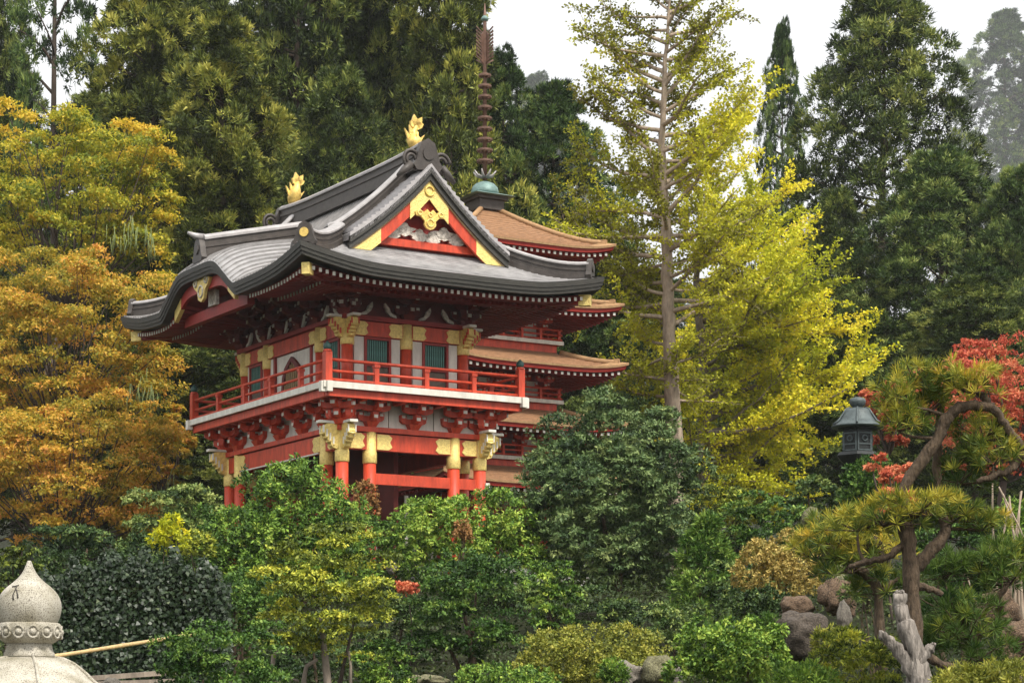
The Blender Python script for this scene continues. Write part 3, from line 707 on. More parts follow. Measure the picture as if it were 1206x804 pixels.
kp = MB().prism(pend, (u0 + .2, KC, H(12.42)), (0, 1, 0), (0, 0, 1), (1, 0, 0), .09).build('porch_pendant', M['orn'], gate)
for cy, cz, r in ((0, -.12, .16), (-.38, .16, .09), (.38, .16, .09)):
    MB().tube([Vector((u0 + .19, KC + cy + math.cos(a) * r, H(12.42) + cz + math.sin(a) * r)) for a in np.linspace(0, 2 * math.pi, 17)], .03, 5).build('pendant_scroll', M['carve'], kp)

# ================================================================== PAGODA
PY = 80.0
pc = at(571, 850, PY)
PZ0 = 4.9
def HP(z): return z - PZ0
pag = empty('pagoda', (pc.x, PY, CAMZ + PZ0), ROT, 'five storey red pagoda with bark roofs and tall ringed copper spire behind the gate', 'pagoda')
tips = [(8.45, 3.80), (10.52, 3.74), (12.6, 3.68), (14.69, 3.57), (16.8, 3.36)]
body = 1.55
MB().box((0, 0, HP(5.1)), (5.4, 5.4, .9)).build('stone_plinth', M['stone_foot'], pag)
me_pr = {}
def pagoda_roof(k):
    zt, a = tips[k]; top = (k == 4)
    ze = zt - .26
    din = a - (.32 if top else 1.95)
    def z(x, y):
        d = a - max(abs(x), abs(y)); s_ = min(abs(x), abs(y)) / max(max(abs(x), abs(y)), 1e-6)
        up = .26 * (min(abs(x), abs(y)) / a) ** 4 * max(0, 1 - d / 2.0)
        return ze + ((.36 * d + .062 * d * d) if top else (.30 * d + .05 * d * d)) + up
    o = None
    g_ = lin(-a, a, 41)
    roof = MB().grid([[(x, y, HP(z(x, y))) for y in g_] for x in g_], mask=lambda i, j: a - max(abs(g_[i] + a / 40), abs(g_[j] + a / 40)) < din + .1)
    roof = roof.build('roof', M['bark_roof'], pag)
    lp = [(x, -a) for x in g_[:-1]] + [(a, y) for y in g_[:-1]] + [(-x, a) for x in g_[:-1]] + [(-a, -y) for y in g_[:-1]]
    def ring(i0, d0, i1, d1):
        rr = []
        for x, y in lp:
            f0 = (a - i0) / a; f1 = (a - i1) / a; fb = (a - i1 - .4) / a; zz = HP(z(x, y))
            rr.append([(x * f0, y * f0, zz - d0 + .01), (x * f1, y * f1, zz - d1), (x * fb, y * fb, zz - d1 + .05), (x * fb, y * fb, zz - d0 + .07)])
        return MB().sweep(rr, closed=True)
    ring(-.03, 0.0, -.02, .07).build('roof_edge', M['bark_edge'], roof)
    ring(.03, .075, .06, .20).build('fascia', M['red2'], roof)
    # lapped bark courses
    for c in range(1, 13 if top else 8):
        f = (a - c * .21) / a
        rr = []
        for x, y in lp:
            zz = HP(z(x * f, y * f)); rr.append([(x * f * 1.004, y * f * 1.004, zz - .01), (x * f * 1.002, y * f * 1.002, zz + .02), (x * f * .992, y * f * .992, zz + .018)])
        MB().sweep(rr, closed=True).build('bark_course', M['bark_roof'], roof)
    for sx, sy in ((1, 1), (1, -1), (-1, 1), (-1, -1)):
        pts = [(sx * t, sy * t, HP(z(t, t)) + .05) for t in lin(a - din, a - .25, 10)]
        h = MB().tube(pts, .10, 6).build('hip_ridge', M['bark_edge'], roof)
        MB().box((sx * (a - .28), sy * (a - .28), HP(z(a, a)) + .05), (.18, .18, .22), math.pi / 4).build('hip_end', M['bark_edge'], h)
    # soffit
    gi = lin(-a + .12, a - .12, 25)
    def zs(x, y):
        d = a - max(abs(x), abs(y)); return ze - .24 + .14 * d + .26 * (min(abs(x), abs(y)) / a) ** 4 * max(0, 1 - d / 2.0)
    MB().grid([[(x, y, HP(zs(x, y))) for y in gi] for x in gi]).build('soffit', M['darkred'], pag)
    n_ = 27; far = MB()
    for i in range(n_):
        t = -a + .3 + i * (2 * a - .6) / (n_ - 1)
        reach = 1.7 if abs(t) < body + .2 else max(.35, 1.7 - (abs(t) - body))
        A = Vector((t, -a + .16, HP(zs(t, -a + .16) - .05))); B = Vector((t, -a + .16 + reach, HP(zs(t, -a + .16 + reach) - .03)))
        r_ = MB().bar(A, B, .09, .10).build('rafter', M['darkred'], pag)
        MB().box(A + Vector((0, -.008, 0)), (.10, .015, .10)).build('white_rafter_end', M['white'], r_)
        far.bar((-A.y * -1, t, A.z), (B.y, t, B.z), .09, .1); far.bar((-A.y, t, A.z), (-B.y, t, B.z), .09, .1)
    far.build('side_rafters', M['darkred'], pag, kind='stuff')
    return z, zs, a, ze
def wall_prism(z0, z1, b, nm, m): return MB().box((0, 0, HP((z0 + z1) / 2)), (2 * b, 2 * b, z1 - z0)).build(nm, m, pag)
me_ppost = MB().box((0, 0, .2), (.09, .09, .4)).mesh('rail_post', M['red'])
for k in range(5):
    z, zs, a, ze = pagoda_roof(k)
    zf = (tips[k - 1][0] + .78) if k else 5.55
    ztop = ze - .02
    b = body - .04 * k
    wall_prism(zf, ztop, b, 'storey_wall', M['darkred'])
    for sx in (-1, -.34, .34, 1):
        for (px, py) in ((sx * b, -b), (-b, sx * b), (b, sx * b)):
            MB().tube([(px, py, HP(zf)), (px, py, HP(ztop))], .10, 8).build('pillar', M['red'], pag)
    for i in (-1, 0, 1):
        MB().box((i * b * .66, -b - .02, HP(zf + .42)), (b * .42, .05, .62)).build('white_panel' if i else 'door_panel', M['white'] if i else M['brown'], pag)
        MB().box((-b - .02, i * b * .66, HP(zf + .42)), (.05, b * .42, .62)).build('white_panel' if i else 'door_panel', M['white'] if i else M['brown'], pag)
    # brackets below the roof
    for i in range(4):
        t = -b + i * 2 * b / 3
        for (x, y, rz) in ((t, -b, 0), (-b, t, FRONT)):
            o = link('bracket', bk_lo[0], pag, (x, y, HP(ztop - .62)), (0, 0, rz), (.78, .78, .78)); link('pale_block_face', bk_lo[1], o, kind='stuff')
    if k:
        bb = 1.98 - .0 * k
        fl = MB().box((0, 0, HP(zf - .02)), (2 * bb - .08, 2 * bb - .08, .1)).build('balcony_floor', M['darkred'], pag)
        for s_ in (-1, 1):
            MB().box((0, s_ * bb, HP(zf + .0)), (2 * bb + .16, .08, .13)).build('edge_board', M['white'], fl)
            MB().box((s_ * bb, 0, HP(zf + .002)), (.08, 2 * bb - .1, .126)).build('edge_board', M['white'], fl)
        wall_prism(zf - .42, zf - .07, bb - .12, 'balcony_base', M['red'])
        for hz, r in ((.46, .035), (.28, .03), (.12, .035)):
            for s_ in (-1, 1):
                MB().tube([(-bb + .05 - .12, s_ * (bb - .06), HP(zf + hz)), (bb - .05 + .12, s_ * (bb - .06), HP(zf + hz))], r, 6).build('hand_rail', M['red'], pag)
                MB().tube([(s_ * (bb - .06), -bb + .05 - .12, HP(zf + hz + .002)), (s_ * (bb - .06), bb - .05 + .12, HP(zf + hz + .002))], r, 6).build('hand_rail', M['red'], pag)
        for i in range(6):
            t = -bb + .07 + i * (2 * bb - .14) / 5
            for s_ in (-1, 1):
                link('rail_post', me_ppost, pag, (t, s_ * (bb - .06), HP(zf + .05)))
                if 0 < i < 5: link('rail_post', me_ppost, pag, (s_ * (bb - .06), t, HP(zf + .05)))
# spire
ZA = 18.35
rb = MB().box((0, 0, HP(ZA + .02)), (1.0, 1.0, .34)).box((0, 0, HP(ZA + .26)), (1.2, 1.2, .12)).build('spire_base', M['ridge'], pag)
MB().add([(-.82, -.82, HP(ZA + .33)), (.82, -.82, HP(ZA + .33)), (.82, .82, HP(ZA + .33)), (-.82, .82, HP(ZA + .33)), (-.3, -.3, HP(ZA + .5)), (.3, -.3, HP(ZA + .5)), (.3, .3, HP(ZA + .5)), (-.3, .3, HP(ZA + .5))],
         [(3, 2, 1, 0), (4, 5, 6, 7), (0, 1, 5, 4), (1, 2, 6, 5), (2, 3, 7, 6), (3, 0, 4, 7)]).build('spire_cap', M['verdigris'], rb)
MB().lathe([(.50, HP(ZA + .44)), (.50, HP(ZA + .55)), (.46, HP(ZA + .70)), (.34, HP(ZA + .83)), (.18, HP(ZA + .9)), (.05, HP(ZA + .92))], n=20).build('spire_bowl', M['verdigris'], rb)
PS = PY / F
def zy(y): return HP((850 - y) * PS)
MB().tube([(0, 0, zy(212)), (0, 0, zy(22)), (0, 0, zy(4))], [.085, .065, .015], 8).build('spire_mast', M['rust'], pag)
lot = MB()
for i in range(8):
    a = i * math.pi / 4; lot.tube([(math.cos(a) * .08, math.sin(a) * .08, zy(209)), (math.cos(a) * .3, math.sin(a) * .3, zy(207)), (math.cos(a) * .42, math.sin(a) * .42, zy(202))], [.05, .05, .02], 5)
lot.build('lotus_ring', M['ridgecap'], pag)
for i in range(9):
    y = 190 - i * 12.6; r = .275 - .008 * i
    ringp = [(math.cos(a) * r, math.sin(a) * r, zy(y)) for a in np.linspace(0, 2 * math.pi, 25)]
    mb = MB(); mb.sweep([[(p[0], p[1], p[2] - .05), (p[0] * 1.08, p[1] * 1.08, p[2] - .035), (p[0] * 1.08, p[1] * 1.08, p[2] + .035), (p[0], p[1], p[2] + .045)] for p in ringp[:-1]], closed=True)
    for q_ in range(4): a = q_ * math.pi / 2 + .3; mb.bar((0, 0, zy(y)), (math.cos(a) * r, math.sin(a) * r, zy(y)), .05, .04)
    mb.lathe([(.10, zy(y) - .08), (.115, zy(y)), (.10, zy(y) + .08)], n=12)
    mb.build('spire_ring', M['rust'], pag)
for q_ in range(4):
    a = q_ * math.pi / 2 + .25; d = Vector((math.cos(a), math.sin(a), 0))
    fin = MB().prism([(.06, zy(76)), (.16, zy(74)), (.2, zy(44)), (.1, zy(38)), (.06, zy(40))], d.cross(Vector((0, 0, 1))) * -.02, d, (0, 0, 1), d.cross(Vector((0, 0, 1))), .04).build('flame_fin', M['rust'], pag)
    for j in range(9):
        y = 73 - j * 4.2; MB().bar(d * .16 + Vector((0, 0, zy(y))), d * .42 + Vector((0, 0, zy(y - 5))), .03, .05).build('flame_tongue', M['rust'], fin)
MB().lathe([(.02, zy(26)), (.12, zy(24.5)), (.14, zy(22.5)), (.1, zy(20)), (.02, zy(18))], n=14).build('spire_jewel', M['verdigris'], pag)

#@@VEGETATION@@
# ================================================================== VEGETATION
def unit(a): return a / np.maximum(np.linalg.norm(a, axis=-1, keepdims=True), 1e-9)
ZUP = np.array([0, 0, 1.0])

def leaf_mesh(name, Pn, A, N, Ln, Wn, T, m, droop=0.1, tri=False):
    """many kite-shaped leaves as one mesh; T is the per-leaf tint"""
    n = len(Pn); A = unit(A); Sd = unit(np.cross(N, A)); Nn = np.cross(A, Sd); Ln = Ln[:, None]; Wn = Wn[:, None]
    q = 3 if tri else 4
    v = np.empty((n, q, 3), np.float32)
    if tri:
        v[:, 0] = Pn + Sd * Wn * .5; v[:, 1] = Pn + A * Ln - Nn * Ln * droop; v[:, 2] = Pn - Sd * Wn * .5 + A * Ln * .12
    else:
        v[:, 0] = Pn; v[:, 1] = Pn + A * Ln * .45 + Sd * Wn * .5 + Nn * Wn * .15
        v[:, 2] = Pn + A * Ln - Nn * Ln * droop; v[:, 3] = Pn + A * Ln * .45 - Sd * Wn * .5 + Nn * Wn * .15
    me = bpy.data.meshes.new(name)
    me.vertices.add(q * n); me.loops.add(q * n); me.polygons.add(n)
    me.vertices.foreach_set('co', v.ravel()); me.loops.foreach_set('vertex_index', np.arange(q * n, dtype=np.int32))
    me.polygons.foreach_set('loop_start', np.arange(0, q * n, q, dtype=np.int32))
    at_ = me.attributes.new('tint', 'FLOAT', 'POINT'); at_.data.foreach_set('value', np.repeat(np.clip(T, 0, 1), q).astype(np.float32))
    me.materials.append(m); me.update(calc_edges=True); return me

def fib(n, lower=-1.0):
    i = np.arange(n) + .5; z = 1 - (1 - lower) * i / n; r = np.sqrt(np.clip(1 - z * z, 0, 1)); a = i * 2.399963
    return np.stack([r * np.cos(a), r * np.sin(a), z], 1)

def grow(rng, c, r, d, t, ntuft, nleaf, rt, L, W, up=.5, style='broad', tj=.18, lj=.12):
    """lobes (centres c, radii r, outward d, tint t) -> tufts on their outer side -> leaves in each tuft"""
    n = len(c)
    dirs = unit(rng.normal(size=(n, ntuft, 3)) + d[:, None] * .9 + ZUP * up * .8)
    pos = c[:, None] + dirs * r[:, None] * rng.uniform(.62, 1.05, (n, ntuft, 1))
    tt = t[:, None] + rng.normal(size=(n, ntuft)) * tj
    pos = pos.reshape(-1, 1, 3); dirs = dirs.reshape(-1, 1, 3); tt = tt.reshape(-1, 1); m = len(pos)
    od = unit(rng.normal(size=(m, nleaf, 3)) + dirs * .55); off = od * rng.random((m, nleaf, 1)) ** .4 * rt
    if style == 'flat': off[..., 2] *= .45
    Pn = pos + off
    rn = rng.normal(size=(m, nleaf, 3))
    if style in ('broad', 'flat'):
        N = unit(od * .75 + dirs * .4 + ZUP * (up * .6 + (.3 if style == 'flat' else 0)) + rn * .38)
        A = unit(rng.normal(size=(m, nleaf, 3)) * .7 + dirs * .6 - ZUP * .15)
    else:      # sprays point outward
        A = unit(dirs * .45 + od * .7 + rn * .35 + ZUP * (up * .3)); N = unit(rng.normal(size=(m, nleaf, 3)) * .35 + ZUP * .35 + dirs * .4 + od * .75)
        Pn = pos + off * .6
    T = tt + rng.normal(size=(m, nleaf)) * lj
    k = m * nleaf
    return (Pn.reshape(-1, 3), A.reshape(-1, 3), N.reshape(-1, 3), L * rng.uniform(.5, 1.35, k), W * rng.uniform(.55, 1.35, k), T.ravel())

def lobes_dome(rng, R3, n, lr, lower=-.35, jit=.2, inner=.3):
    d = fib(n, lower); d = unit(d + rng.normal(size=d.shape) * .12)
    lump = 1 + .16 * np.sin(d[:, 0] * 3.1 + rng.uniform(0, 6)) * np.cos(d[:, 1] * 2.7 + rng.uniform(0, 6)) + .10 * np.sin(d[:, 2] * 6 + d[:, 0] * 4)
    c = d * R3 * (lump * rng.uniform(1 - jit, 1, n))[:, None]
    ni = int(n * inner); di = unit(rng.normal(size=(ni, 3))); ci = di * R3 * rng.uniform(.25, .62, (ni, 1))
    c = np.concatenate([c, ci]); dd = np.concatenate([d, di])
    r = np.repeat((lr * rng.uniform(.7, 1.3, len(c)))[:, None], 3, 1)
    return c, r, dd, rng.uniform(.3, .7, len(c))

def lobes_pads(rng, R3, n, pr, flat=.35, lower=-.98):
    lower = -.98
    """flattened foliage layers through the volume, heavier at the outside"""
    d = fib(n, lower); d = unit(d + rng.normal(size=d.shape) * .25)
    box = (np.abs(d) ** 3.2).sum(1, keepdims=True) ** (1 / 3.2)
    c = d / box * R3 * rng.uniform(.40, 1.0, (n, 1)) ** .7
    s_ = pr * rng.uniform(.65, 1.35, n); r = np.stack([s_, s_, s_ * flat], 1)
    dd = unit(d * np.array([.5, .5, .2]) + ZUP * .9)
    return c, r, dd, rng.uniform(.25, .75, n)

def lobes_conifer(rng, Hh, Rr, n, shape, lr, z0=.12, droop=.1):
    zf = z0 + (1 - z0) * (np.arange(n) + rng.uniform(0, 1, n)) / n; az = np.arange(n) * 2.399963 + rng.normal(size=n) * .3
    rad = Rr * np.array([shape(z) for z in zf]) * rng.uniform(.35, 1.12, n) ** .7
    d = np.stack([np.cos(az), np.sin(az), np.full(n, .25)], 1)
    c = np.stack([np.cos(az) * rad, np.sin(az) * rad, zf * Hh - rad * droop], 1)
    s_ = lr * rng.uniform(.7, 1.35, n) * (.55 + .45 * np.array([shape(z) for z in zf])); r = np.stack([s_, s_, s_ * .8], 1)
    return c, r, unit(d), rng.uniform(.25, .75, n)

def limb_to(rng, a, b, r0, r1, n=5, sag=.12, seg=5):
    a, b = np.array(a, float), np.array(b, float); L_ = np.linalg.norm(b - a); pts = []
    k = rng.normal(size=3) * .06 * L_
    for i in range(n):
        t = i / (n - 1); p = a + (b - a) * t + k * math.sin(math.pi * t) + ZUP * (sag * L_ * (t * t - t)); pts.append(tuple(p))
    return pts, [r0 + (r1 - r0) * i / (n - 1) for i in range(n)]

BARK = {
 'bark_dark': mat('dark_furrowed_bark', (0.075, 0.055, 0.042), 0.9, 0, 0.4, 6, 1.0, 14, stretch=(1, 1, .25)),
 'bark_brown': mat('brown_scaly_bark', (0.082, 0.056, 0.034), 0.9, 0, 0.6, 26, 1.0, 40, stretch=(1, 1, .35)),
 'bark_pale': mat('pale_grey_bark', (0.34, 0.265, 0.195), 0.9, 0, 0.45, 7, 1.0, 16, stretch=(1, 1, .3)),
 'bark_grey': mat('grey_brown_bark', (0.22, 0.18, 0.14), 0.9, 0, 0.4, 9, 0.8, 20, stretch=(1, 1, .3)),
}
LM = {
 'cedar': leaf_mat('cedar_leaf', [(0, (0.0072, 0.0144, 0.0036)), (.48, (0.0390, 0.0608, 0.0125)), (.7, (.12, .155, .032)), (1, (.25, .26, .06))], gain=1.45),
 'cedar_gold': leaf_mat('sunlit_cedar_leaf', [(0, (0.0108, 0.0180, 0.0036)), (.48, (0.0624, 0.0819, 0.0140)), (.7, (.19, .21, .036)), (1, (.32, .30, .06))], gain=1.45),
 'fir': leaf_mat('fir_leaf', [(0, (0.0060, 0.0168, 0.0048)), (.48, (0.0328, 0.0640, 0.0156)), (.75, (.10, .155, .036)), (1, (.20, .24, .06))], gain=1.4),
 'cypress': leaf_mat('cypress_leaf', [(0, (0.0072, 0.0180, 0.0048)), (.48, (0.0406, 0.0718, 0.0172)), (.75, (.13, .18, .045)), (1, (.25, .28, .08))], gain=1.5),
 'pineblue': leaf_mat('mound_leaf', [(0, (.014, .030, .011)), (.4, (.055, .095, .030)), (.75, (.13, .18, .058)), (1, (.22, .26, .09))], gain=1.4),
 'bright': leaf_mat('bright_green_leaf', [(0, (.010, .028, .005)), (.4, (.050, .105, .015)), (.75, (.16, .26, .034)), (1, (.30, .37, .06))], gain=1.4),
 'lime': leaf_mat('lime_leaf', [(0, (.018, .032, .006)), (.4, (.11, .145, .018)), (.75, (.34, .37, .04)), (1, (.52, .48, .06))], gain=1.25),
 'emerald': leaf_mat('emerald_leaf', [(0, (.007, .020, .004)), (.45, (.032, .078, .012)), (.8, (.092, .168, .026)), (1, (.19, .27, .05))], gain=1.3),
 'olive': leaf_mat('olive_leaf', [(0, (.045, .060, .010)), (.45, (.17, .19, .025)), (1, (.36, .33, .055))], gain=1.25),
 'ivy': leaf_mat('ivy_leaf', [(0, (.006, .016, .005)), (.5, (.018, .036, .012)), (.9, (.045, .070, .026)), (1, (.13, .16, .08))], .1, .42, .4),
 'golden': leaf_mat('golden_azalea_leaf', [(0, (.12, .11, .02)), (.4, (.32, .25, .06)), (.75, (.46, .32, .09)), (1, (.54, .46, .14))], gain=1.1),
 'maple_gold': leaf_mat('gold_maple_leaf', [(0, (.11, .15, .015)), (.3, (.28, .30, .028)), (.6, (.50, .43, .035)), (1, (.66, .45, .05))], .4, gain=1.15),
 'maple_orange': leaf_mat('orange_maple_leaf', [(0, (.16, .16, .02)), (.3, (.40, .31, .035)), (.6, (.60, .36, .05)), (1, (.62, .28, .07))], .4, gain=1.22),
 'maple_red': leaf_mat('red_maple_leaf', [(0, (.26, .05, .03)), (.5, (.52, .11, .06)), (1, (.66, .27, .13))], .35, gain=1.2),
 'ginkgo_olive': leaf_mat('olive_ginkgo_leaf', [(0, (.10, .095, .012)), (.25, (.22, .22, .02)), (.5, (.46, .47, .03)), (1, (.72, .64, .04))], .35, gain=1.15),
 'ginkgo': leaf_mat('yellow_ginkgo_leaf', [(0, (.26, .30, .02)), (.4, (.50, .51, .025)), (.75, (.72, .66, .035)), (1, (.78, .64, .05))], .35, gain=1.18),
 'needle': leaf_mat('pine_needle', [(0, (.030, .065, .014)), (.35, (.13, .18, .026)), (.65, (.42, .38, .045)), (1, (.66, .45, .06))], .25, gain=1.1),
 'needle_green': leaf_mat('green_pine_needle', [(0, (.022, .060, .014)), (.5, (.11, .18, .03)), (1, (.40, .40, .055))], .25, gain=1.1),
 'moss': leaf_mat('understorey_leaf', [(0, (.010, .022, .006)), (.5, (.035, .055, .012)), (.85, (.08, .10, .02)), (1, (.15, .13, .03))], gain=1.2),
 'dead': leaf_mat('faded_leaf', [(0, (.16, .08, .025)), (1, (.42, .22, .07))]),
}

def shrub(name, label, cat, px, top, bot, wpx, Y, lm, form='dome', style='broad', lobes=60, lr=.2, ntuft=10, nleaf=7, leafpx=4.6, aspect=.55, up=.5,
          seed=1, bark='bark_brown', stems=5, depth=.85, group=None, rt=None, lower=-.35, flat=.35, tint=0.0, jit=.2, cover=7.5, tri=False):
    """a bush or small tree: base on the ground, crown fitted to its place and size"""
    rng = np.random.default_rng(seed)
    a = at(px, top, Y); b = at(px, bot, Y); half = wpx / 2 / F * Y; hz = (a.z - b.z) / 2
    g0 = gz(a.x, Y); base = Vector((a.x, Y, min(g0, b.z) - .05))
    cz = (a.z + b.z) / 2 - base.z - (hz * .12 if form == 'pads' else 0)
    lrm = lr * (half + hz) / 2; k_ = flat if form == 'pads' else 1
    R3 = np.array([max(half * .5, half - lrm * .9), max(half * .5, half - lrm * .9) * depth, (hz - lrm * .9 * k_) * (1.12 if form == 'pads' else 1)])
    o = empty(name, base, 0, label, cat, group)
    if form == 'dome': c, r, d, t = lobes_dome(rng, R3, lobes, lrm, lower, jit, .5)
    elif form == 'pads': c, r, d, t = lobes_pads(rng, R3, lobes, lrm, flat, lower)
    else:
        c, r, d, t = lobes_conifer(rng, 2 * hz, half, lobes, lambda z: max(.05, (1 - z)) ** .75, lrm, 0.02, 0.0); c[:, 2] -= hz
    c = c + np.array([0, 0, cz]); t = t + tint
    L = leafpx / F * Y
    area = math.pi / 4 * wpx * (bot - top)
    nleaf = int(max(nleaf, min(40, cover * area / (leafpx * leafpx * aspect * .5 * len(c) * ntuft))))
    parts = grow(rng, c, r, d, t, ntuft, nleaf, rt or lrm * .27, L, L * aspect, up, style)
    keep = (parts[0][:, 1] < half * depth * .15) | (rng.random(len(parts[0])) < .42)      # the side turned to the slope is thinner
    parts = [p_[keep] for p_ in parts]
    link('crown', leaf_mesh('crown', *parts, LM[lm], .08, tri), o)
    mb = MB()
    tr = max(.02, half * .05)
    for i in range(stems):
        j = int(rng.integers(0, len(c))); s0 = (rng.normal() * tr * 2, rng.normal() * tr * 2, 0)
        pts, rr = limb_to(rng, s0, c[j] * np.array([.5, .35, .92]), tr, tr * .3); mb.tube(pts, rr, 6)
    if stems: mb.build('trunk' if stems < 4 else 'stems', BARK[bark], o)
    return o

# ---- background conifers: three crowns shared by many trees
def conifer_proto(seed, Hh, Rr, lm, shape, n=170, lr=1.0, ntuft=17, nleaf=9, L=.30, W=.085, name='cedar', z0=.1):
    rng = np.random.default_rng(seed)
    c, r, d, t = lobes_conifer(rng, Hh, Rr, n, shape, lr, z0)
    c2, r2, d2, t2 = lobes_conifer(rng, Hh * .97, Rr * .5, n // 3, shape, lr * 1.1, z0)      # inner foliage; its lowered tint paints shade into the gaps
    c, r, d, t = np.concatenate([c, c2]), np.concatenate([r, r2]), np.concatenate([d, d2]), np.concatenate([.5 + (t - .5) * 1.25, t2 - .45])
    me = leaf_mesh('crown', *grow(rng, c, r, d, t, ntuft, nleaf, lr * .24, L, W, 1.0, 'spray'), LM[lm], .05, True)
    tk = MB(); tk.tube([(math.sin(i * .9) * .06, math.cos(i * 1.3) * .06, Hh * i / 9) for i in range(10)], [.42 - .4 * i / 9.3 for i in range(10)], 10)
    lb = MB()
    for j in range(0, n, 3):
        s0 = (0, 0, max(.3, c[j][2] - .35 * np.linalg.norm(c[j][:2]))); pts, rr = limb_to(rng, s0, c[j], .09, .025, 4); lb.tube(pts, rr, 5, False)
    return me, tk.mesh('trunk', BARK['bark_dark']), lb.mesh('limbs', BARK['bark_dark'])
col_shape = lambda z: (min(1, (1 - z) * 2.4)) ** .6 * (.75 + .25 * math.sin(z * 17))
cone_shape = lambda z: min(1, max(.02, 1 - z) * 4.6) ** .85
round_shape = lambda z: max(.05, math.sin(math.pi * min(1, (z * .86 + .14))) ) ** .6
protos = {
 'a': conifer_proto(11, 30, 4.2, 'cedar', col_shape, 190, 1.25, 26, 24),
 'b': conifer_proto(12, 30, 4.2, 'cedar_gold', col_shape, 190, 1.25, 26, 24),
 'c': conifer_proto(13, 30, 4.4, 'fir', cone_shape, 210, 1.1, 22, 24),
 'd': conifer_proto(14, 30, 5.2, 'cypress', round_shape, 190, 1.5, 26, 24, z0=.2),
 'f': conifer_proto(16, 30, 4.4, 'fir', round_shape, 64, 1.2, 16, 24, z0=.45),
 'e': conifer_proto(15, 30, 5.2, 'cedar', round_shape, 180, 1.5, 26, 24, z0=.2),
}
def conifer(kind, px, top, Y, wpx, rz, label, name='cedar_tree', cat='cedar tree', group='conifers closing the view behind the temple'):
    p = at(px, top, Y); g0 = gz(p.x, Y); Hh = p.z - g0 + .2; half = wpx / 2 / F * Y
    o = empty(name, (p.x, Y, g0 - .2), rz, label, cat, group)
    base = {'a': 4.2, 'b': 4.2, 'c': 4.4, 'd': 5.2, 'e': 5.2, 'f': 4.4}[kind]; s = (half / base, half / base, Hh / 30)
    for nm, me in zip(('crown', 'trunk', 'limbs'), protos[kind]): link(nm, me, o, None, None, s, 'stuff' if nm == 'limbs' else None)
    return o
CON = [
 # kind, px, top, Y, width px, turn, label
 ('a', -8, -120, 104, 110, .3, 'dark conifer at the far left edge behind the gold maple'),
 ('f', 64, -260, 96, 150, 1.7, 'tall conifer with dark bare trunk rising left of the temple', ),
 ('b', 178, -90, 92, 190, 2.2, 'olive green cedar directly above the gold maple'),
 ('b', 262, 22, 86, 200, 4.0, 'broad sunlit yellow green cedar left of the gate roof'),
 ('a', 350, -220, 98, 180, .9, 'tall dark cedar behind the left end of the gate ridge'),
 ('a', 437, -240, 101, 170, 5.0, 'tall dark cedar above the near gilt fish finial'),
 ('b', 528, -230, 97, 165, 2.9, 'tall cedar just left of the pagoda spire, edging the sky'),
 ('e', 400, 90, 90, 190, 3.3, 'shorter dark cedar right behind the grey gate roof'),
 ('c', 592, 70, 99, 120, .5, 'narrow green fir behind the pagoda spire rings'),
 ('c', 652, 105, 100, 170, 2.4, 'pointed green fir between the pagoda spire and the ginkgo'),
 ('d', 690, 300, 101, 170, 5.5, 'low green cypress right of the pagoda roofs'),
 ('a', 110, 120, 112, 220, 1.1, 'shadowed cedar deep behind the gold maple'),
 ('a', 300, 60, 118, 260, 2.6, 'shadowed cedar deep in the forest left of the gate'),
 ('a', 470, 30, 118, 260, .2, 'shadowed cedar deep in the forest behind the ridge'),
 ('e', 205, 330, 84, 230, 1.9, 'dark low cedar showing beneath the left eave'),
 ('e', 1040, -10, 108, 235, .7, 'large dark round headed conifer at upper right'),
 ('d', 1108, 186, 98, 215, 2.0, 'broad mid green cypress below the large dark conifer'),
 ('d', 1200, 205, 96, 150, 4.4, 'green cypress cut by the right edge of the picture'),
 ('e', 985, 230, 100, 130, 3.1, 'dark conifer filling the gap right of the yellow ginkgo'),
 ('c', 921, 36, 126, 62, 1.0, 'slim dark spire shaped fir standing against the white sky'),
 ('e', 1150, 330, 86, 220, 5.2, 'dark green conifer above the red maple'),
 ('e', 870, 330, 103, 200, 1.4, 'shaded conifer hidden behind the bright ginkgo'),
 ('d', 770, 330, 102, 190, 3.7, 'shaded conifer behind the pale ginkgo trunk'),
 ('d', 1010, 380, 99, 190, 2.7, 'dark conifer behind the bronze lantern'),
 ('c', 1183, 18, 1000, 120, 2.2, 'hazy pale fir far off at the upper right corner'),
 ('c', 1232, 60, 1010, 120, 4.2, 'hazy fir far off at the right edge beside its taller neighbour'),
 ('c', 632, 92, 990, 90, 1.2, 'hazy grey tree far off right of the spire'),
 ('c', 672, 140, 1000, 70, 3.2, 'small hazy grey tree far off left of the ginkgo'),
 ('a', 18, 70, 120, 130, 5.1, 'deep shaded cedar low behind the far left conifer'),
 ('a', 222, -60, 126, 230, .6, 'deep shaded cedar behind the olive green cedar'),
 ('a', 395, -100, 122, 240, 1.9, 'deep shaded cedar between two tall cedars over the ridge'),
 ('a', 560, 45, 122, 150, 4.7, 'deep shaded cedar just behind the pagoda spire'),
 ('e', 640, 250, 104, 200, 1.0, 'shaded conifer low behind the pagoda top roof'),
 ('e', 90, 330, 90, 260, 2.9, 'dark low conifer behind the orange maple'),
]
for i, (k, px, tp, Y, wp, rz, lab) in enumerate(CON):
    nm = {'a': 'cedar_tree', 'b': 'cedar_tree', 'c': 'fir_tree', 'f': 'fir_tree', 'd': 'cypress_tree', 'e': 'conifer_tree'}[k]
    conifer(k, px, tp, Y, wp, rz, lab, nm, nm.replace('_', ' '))

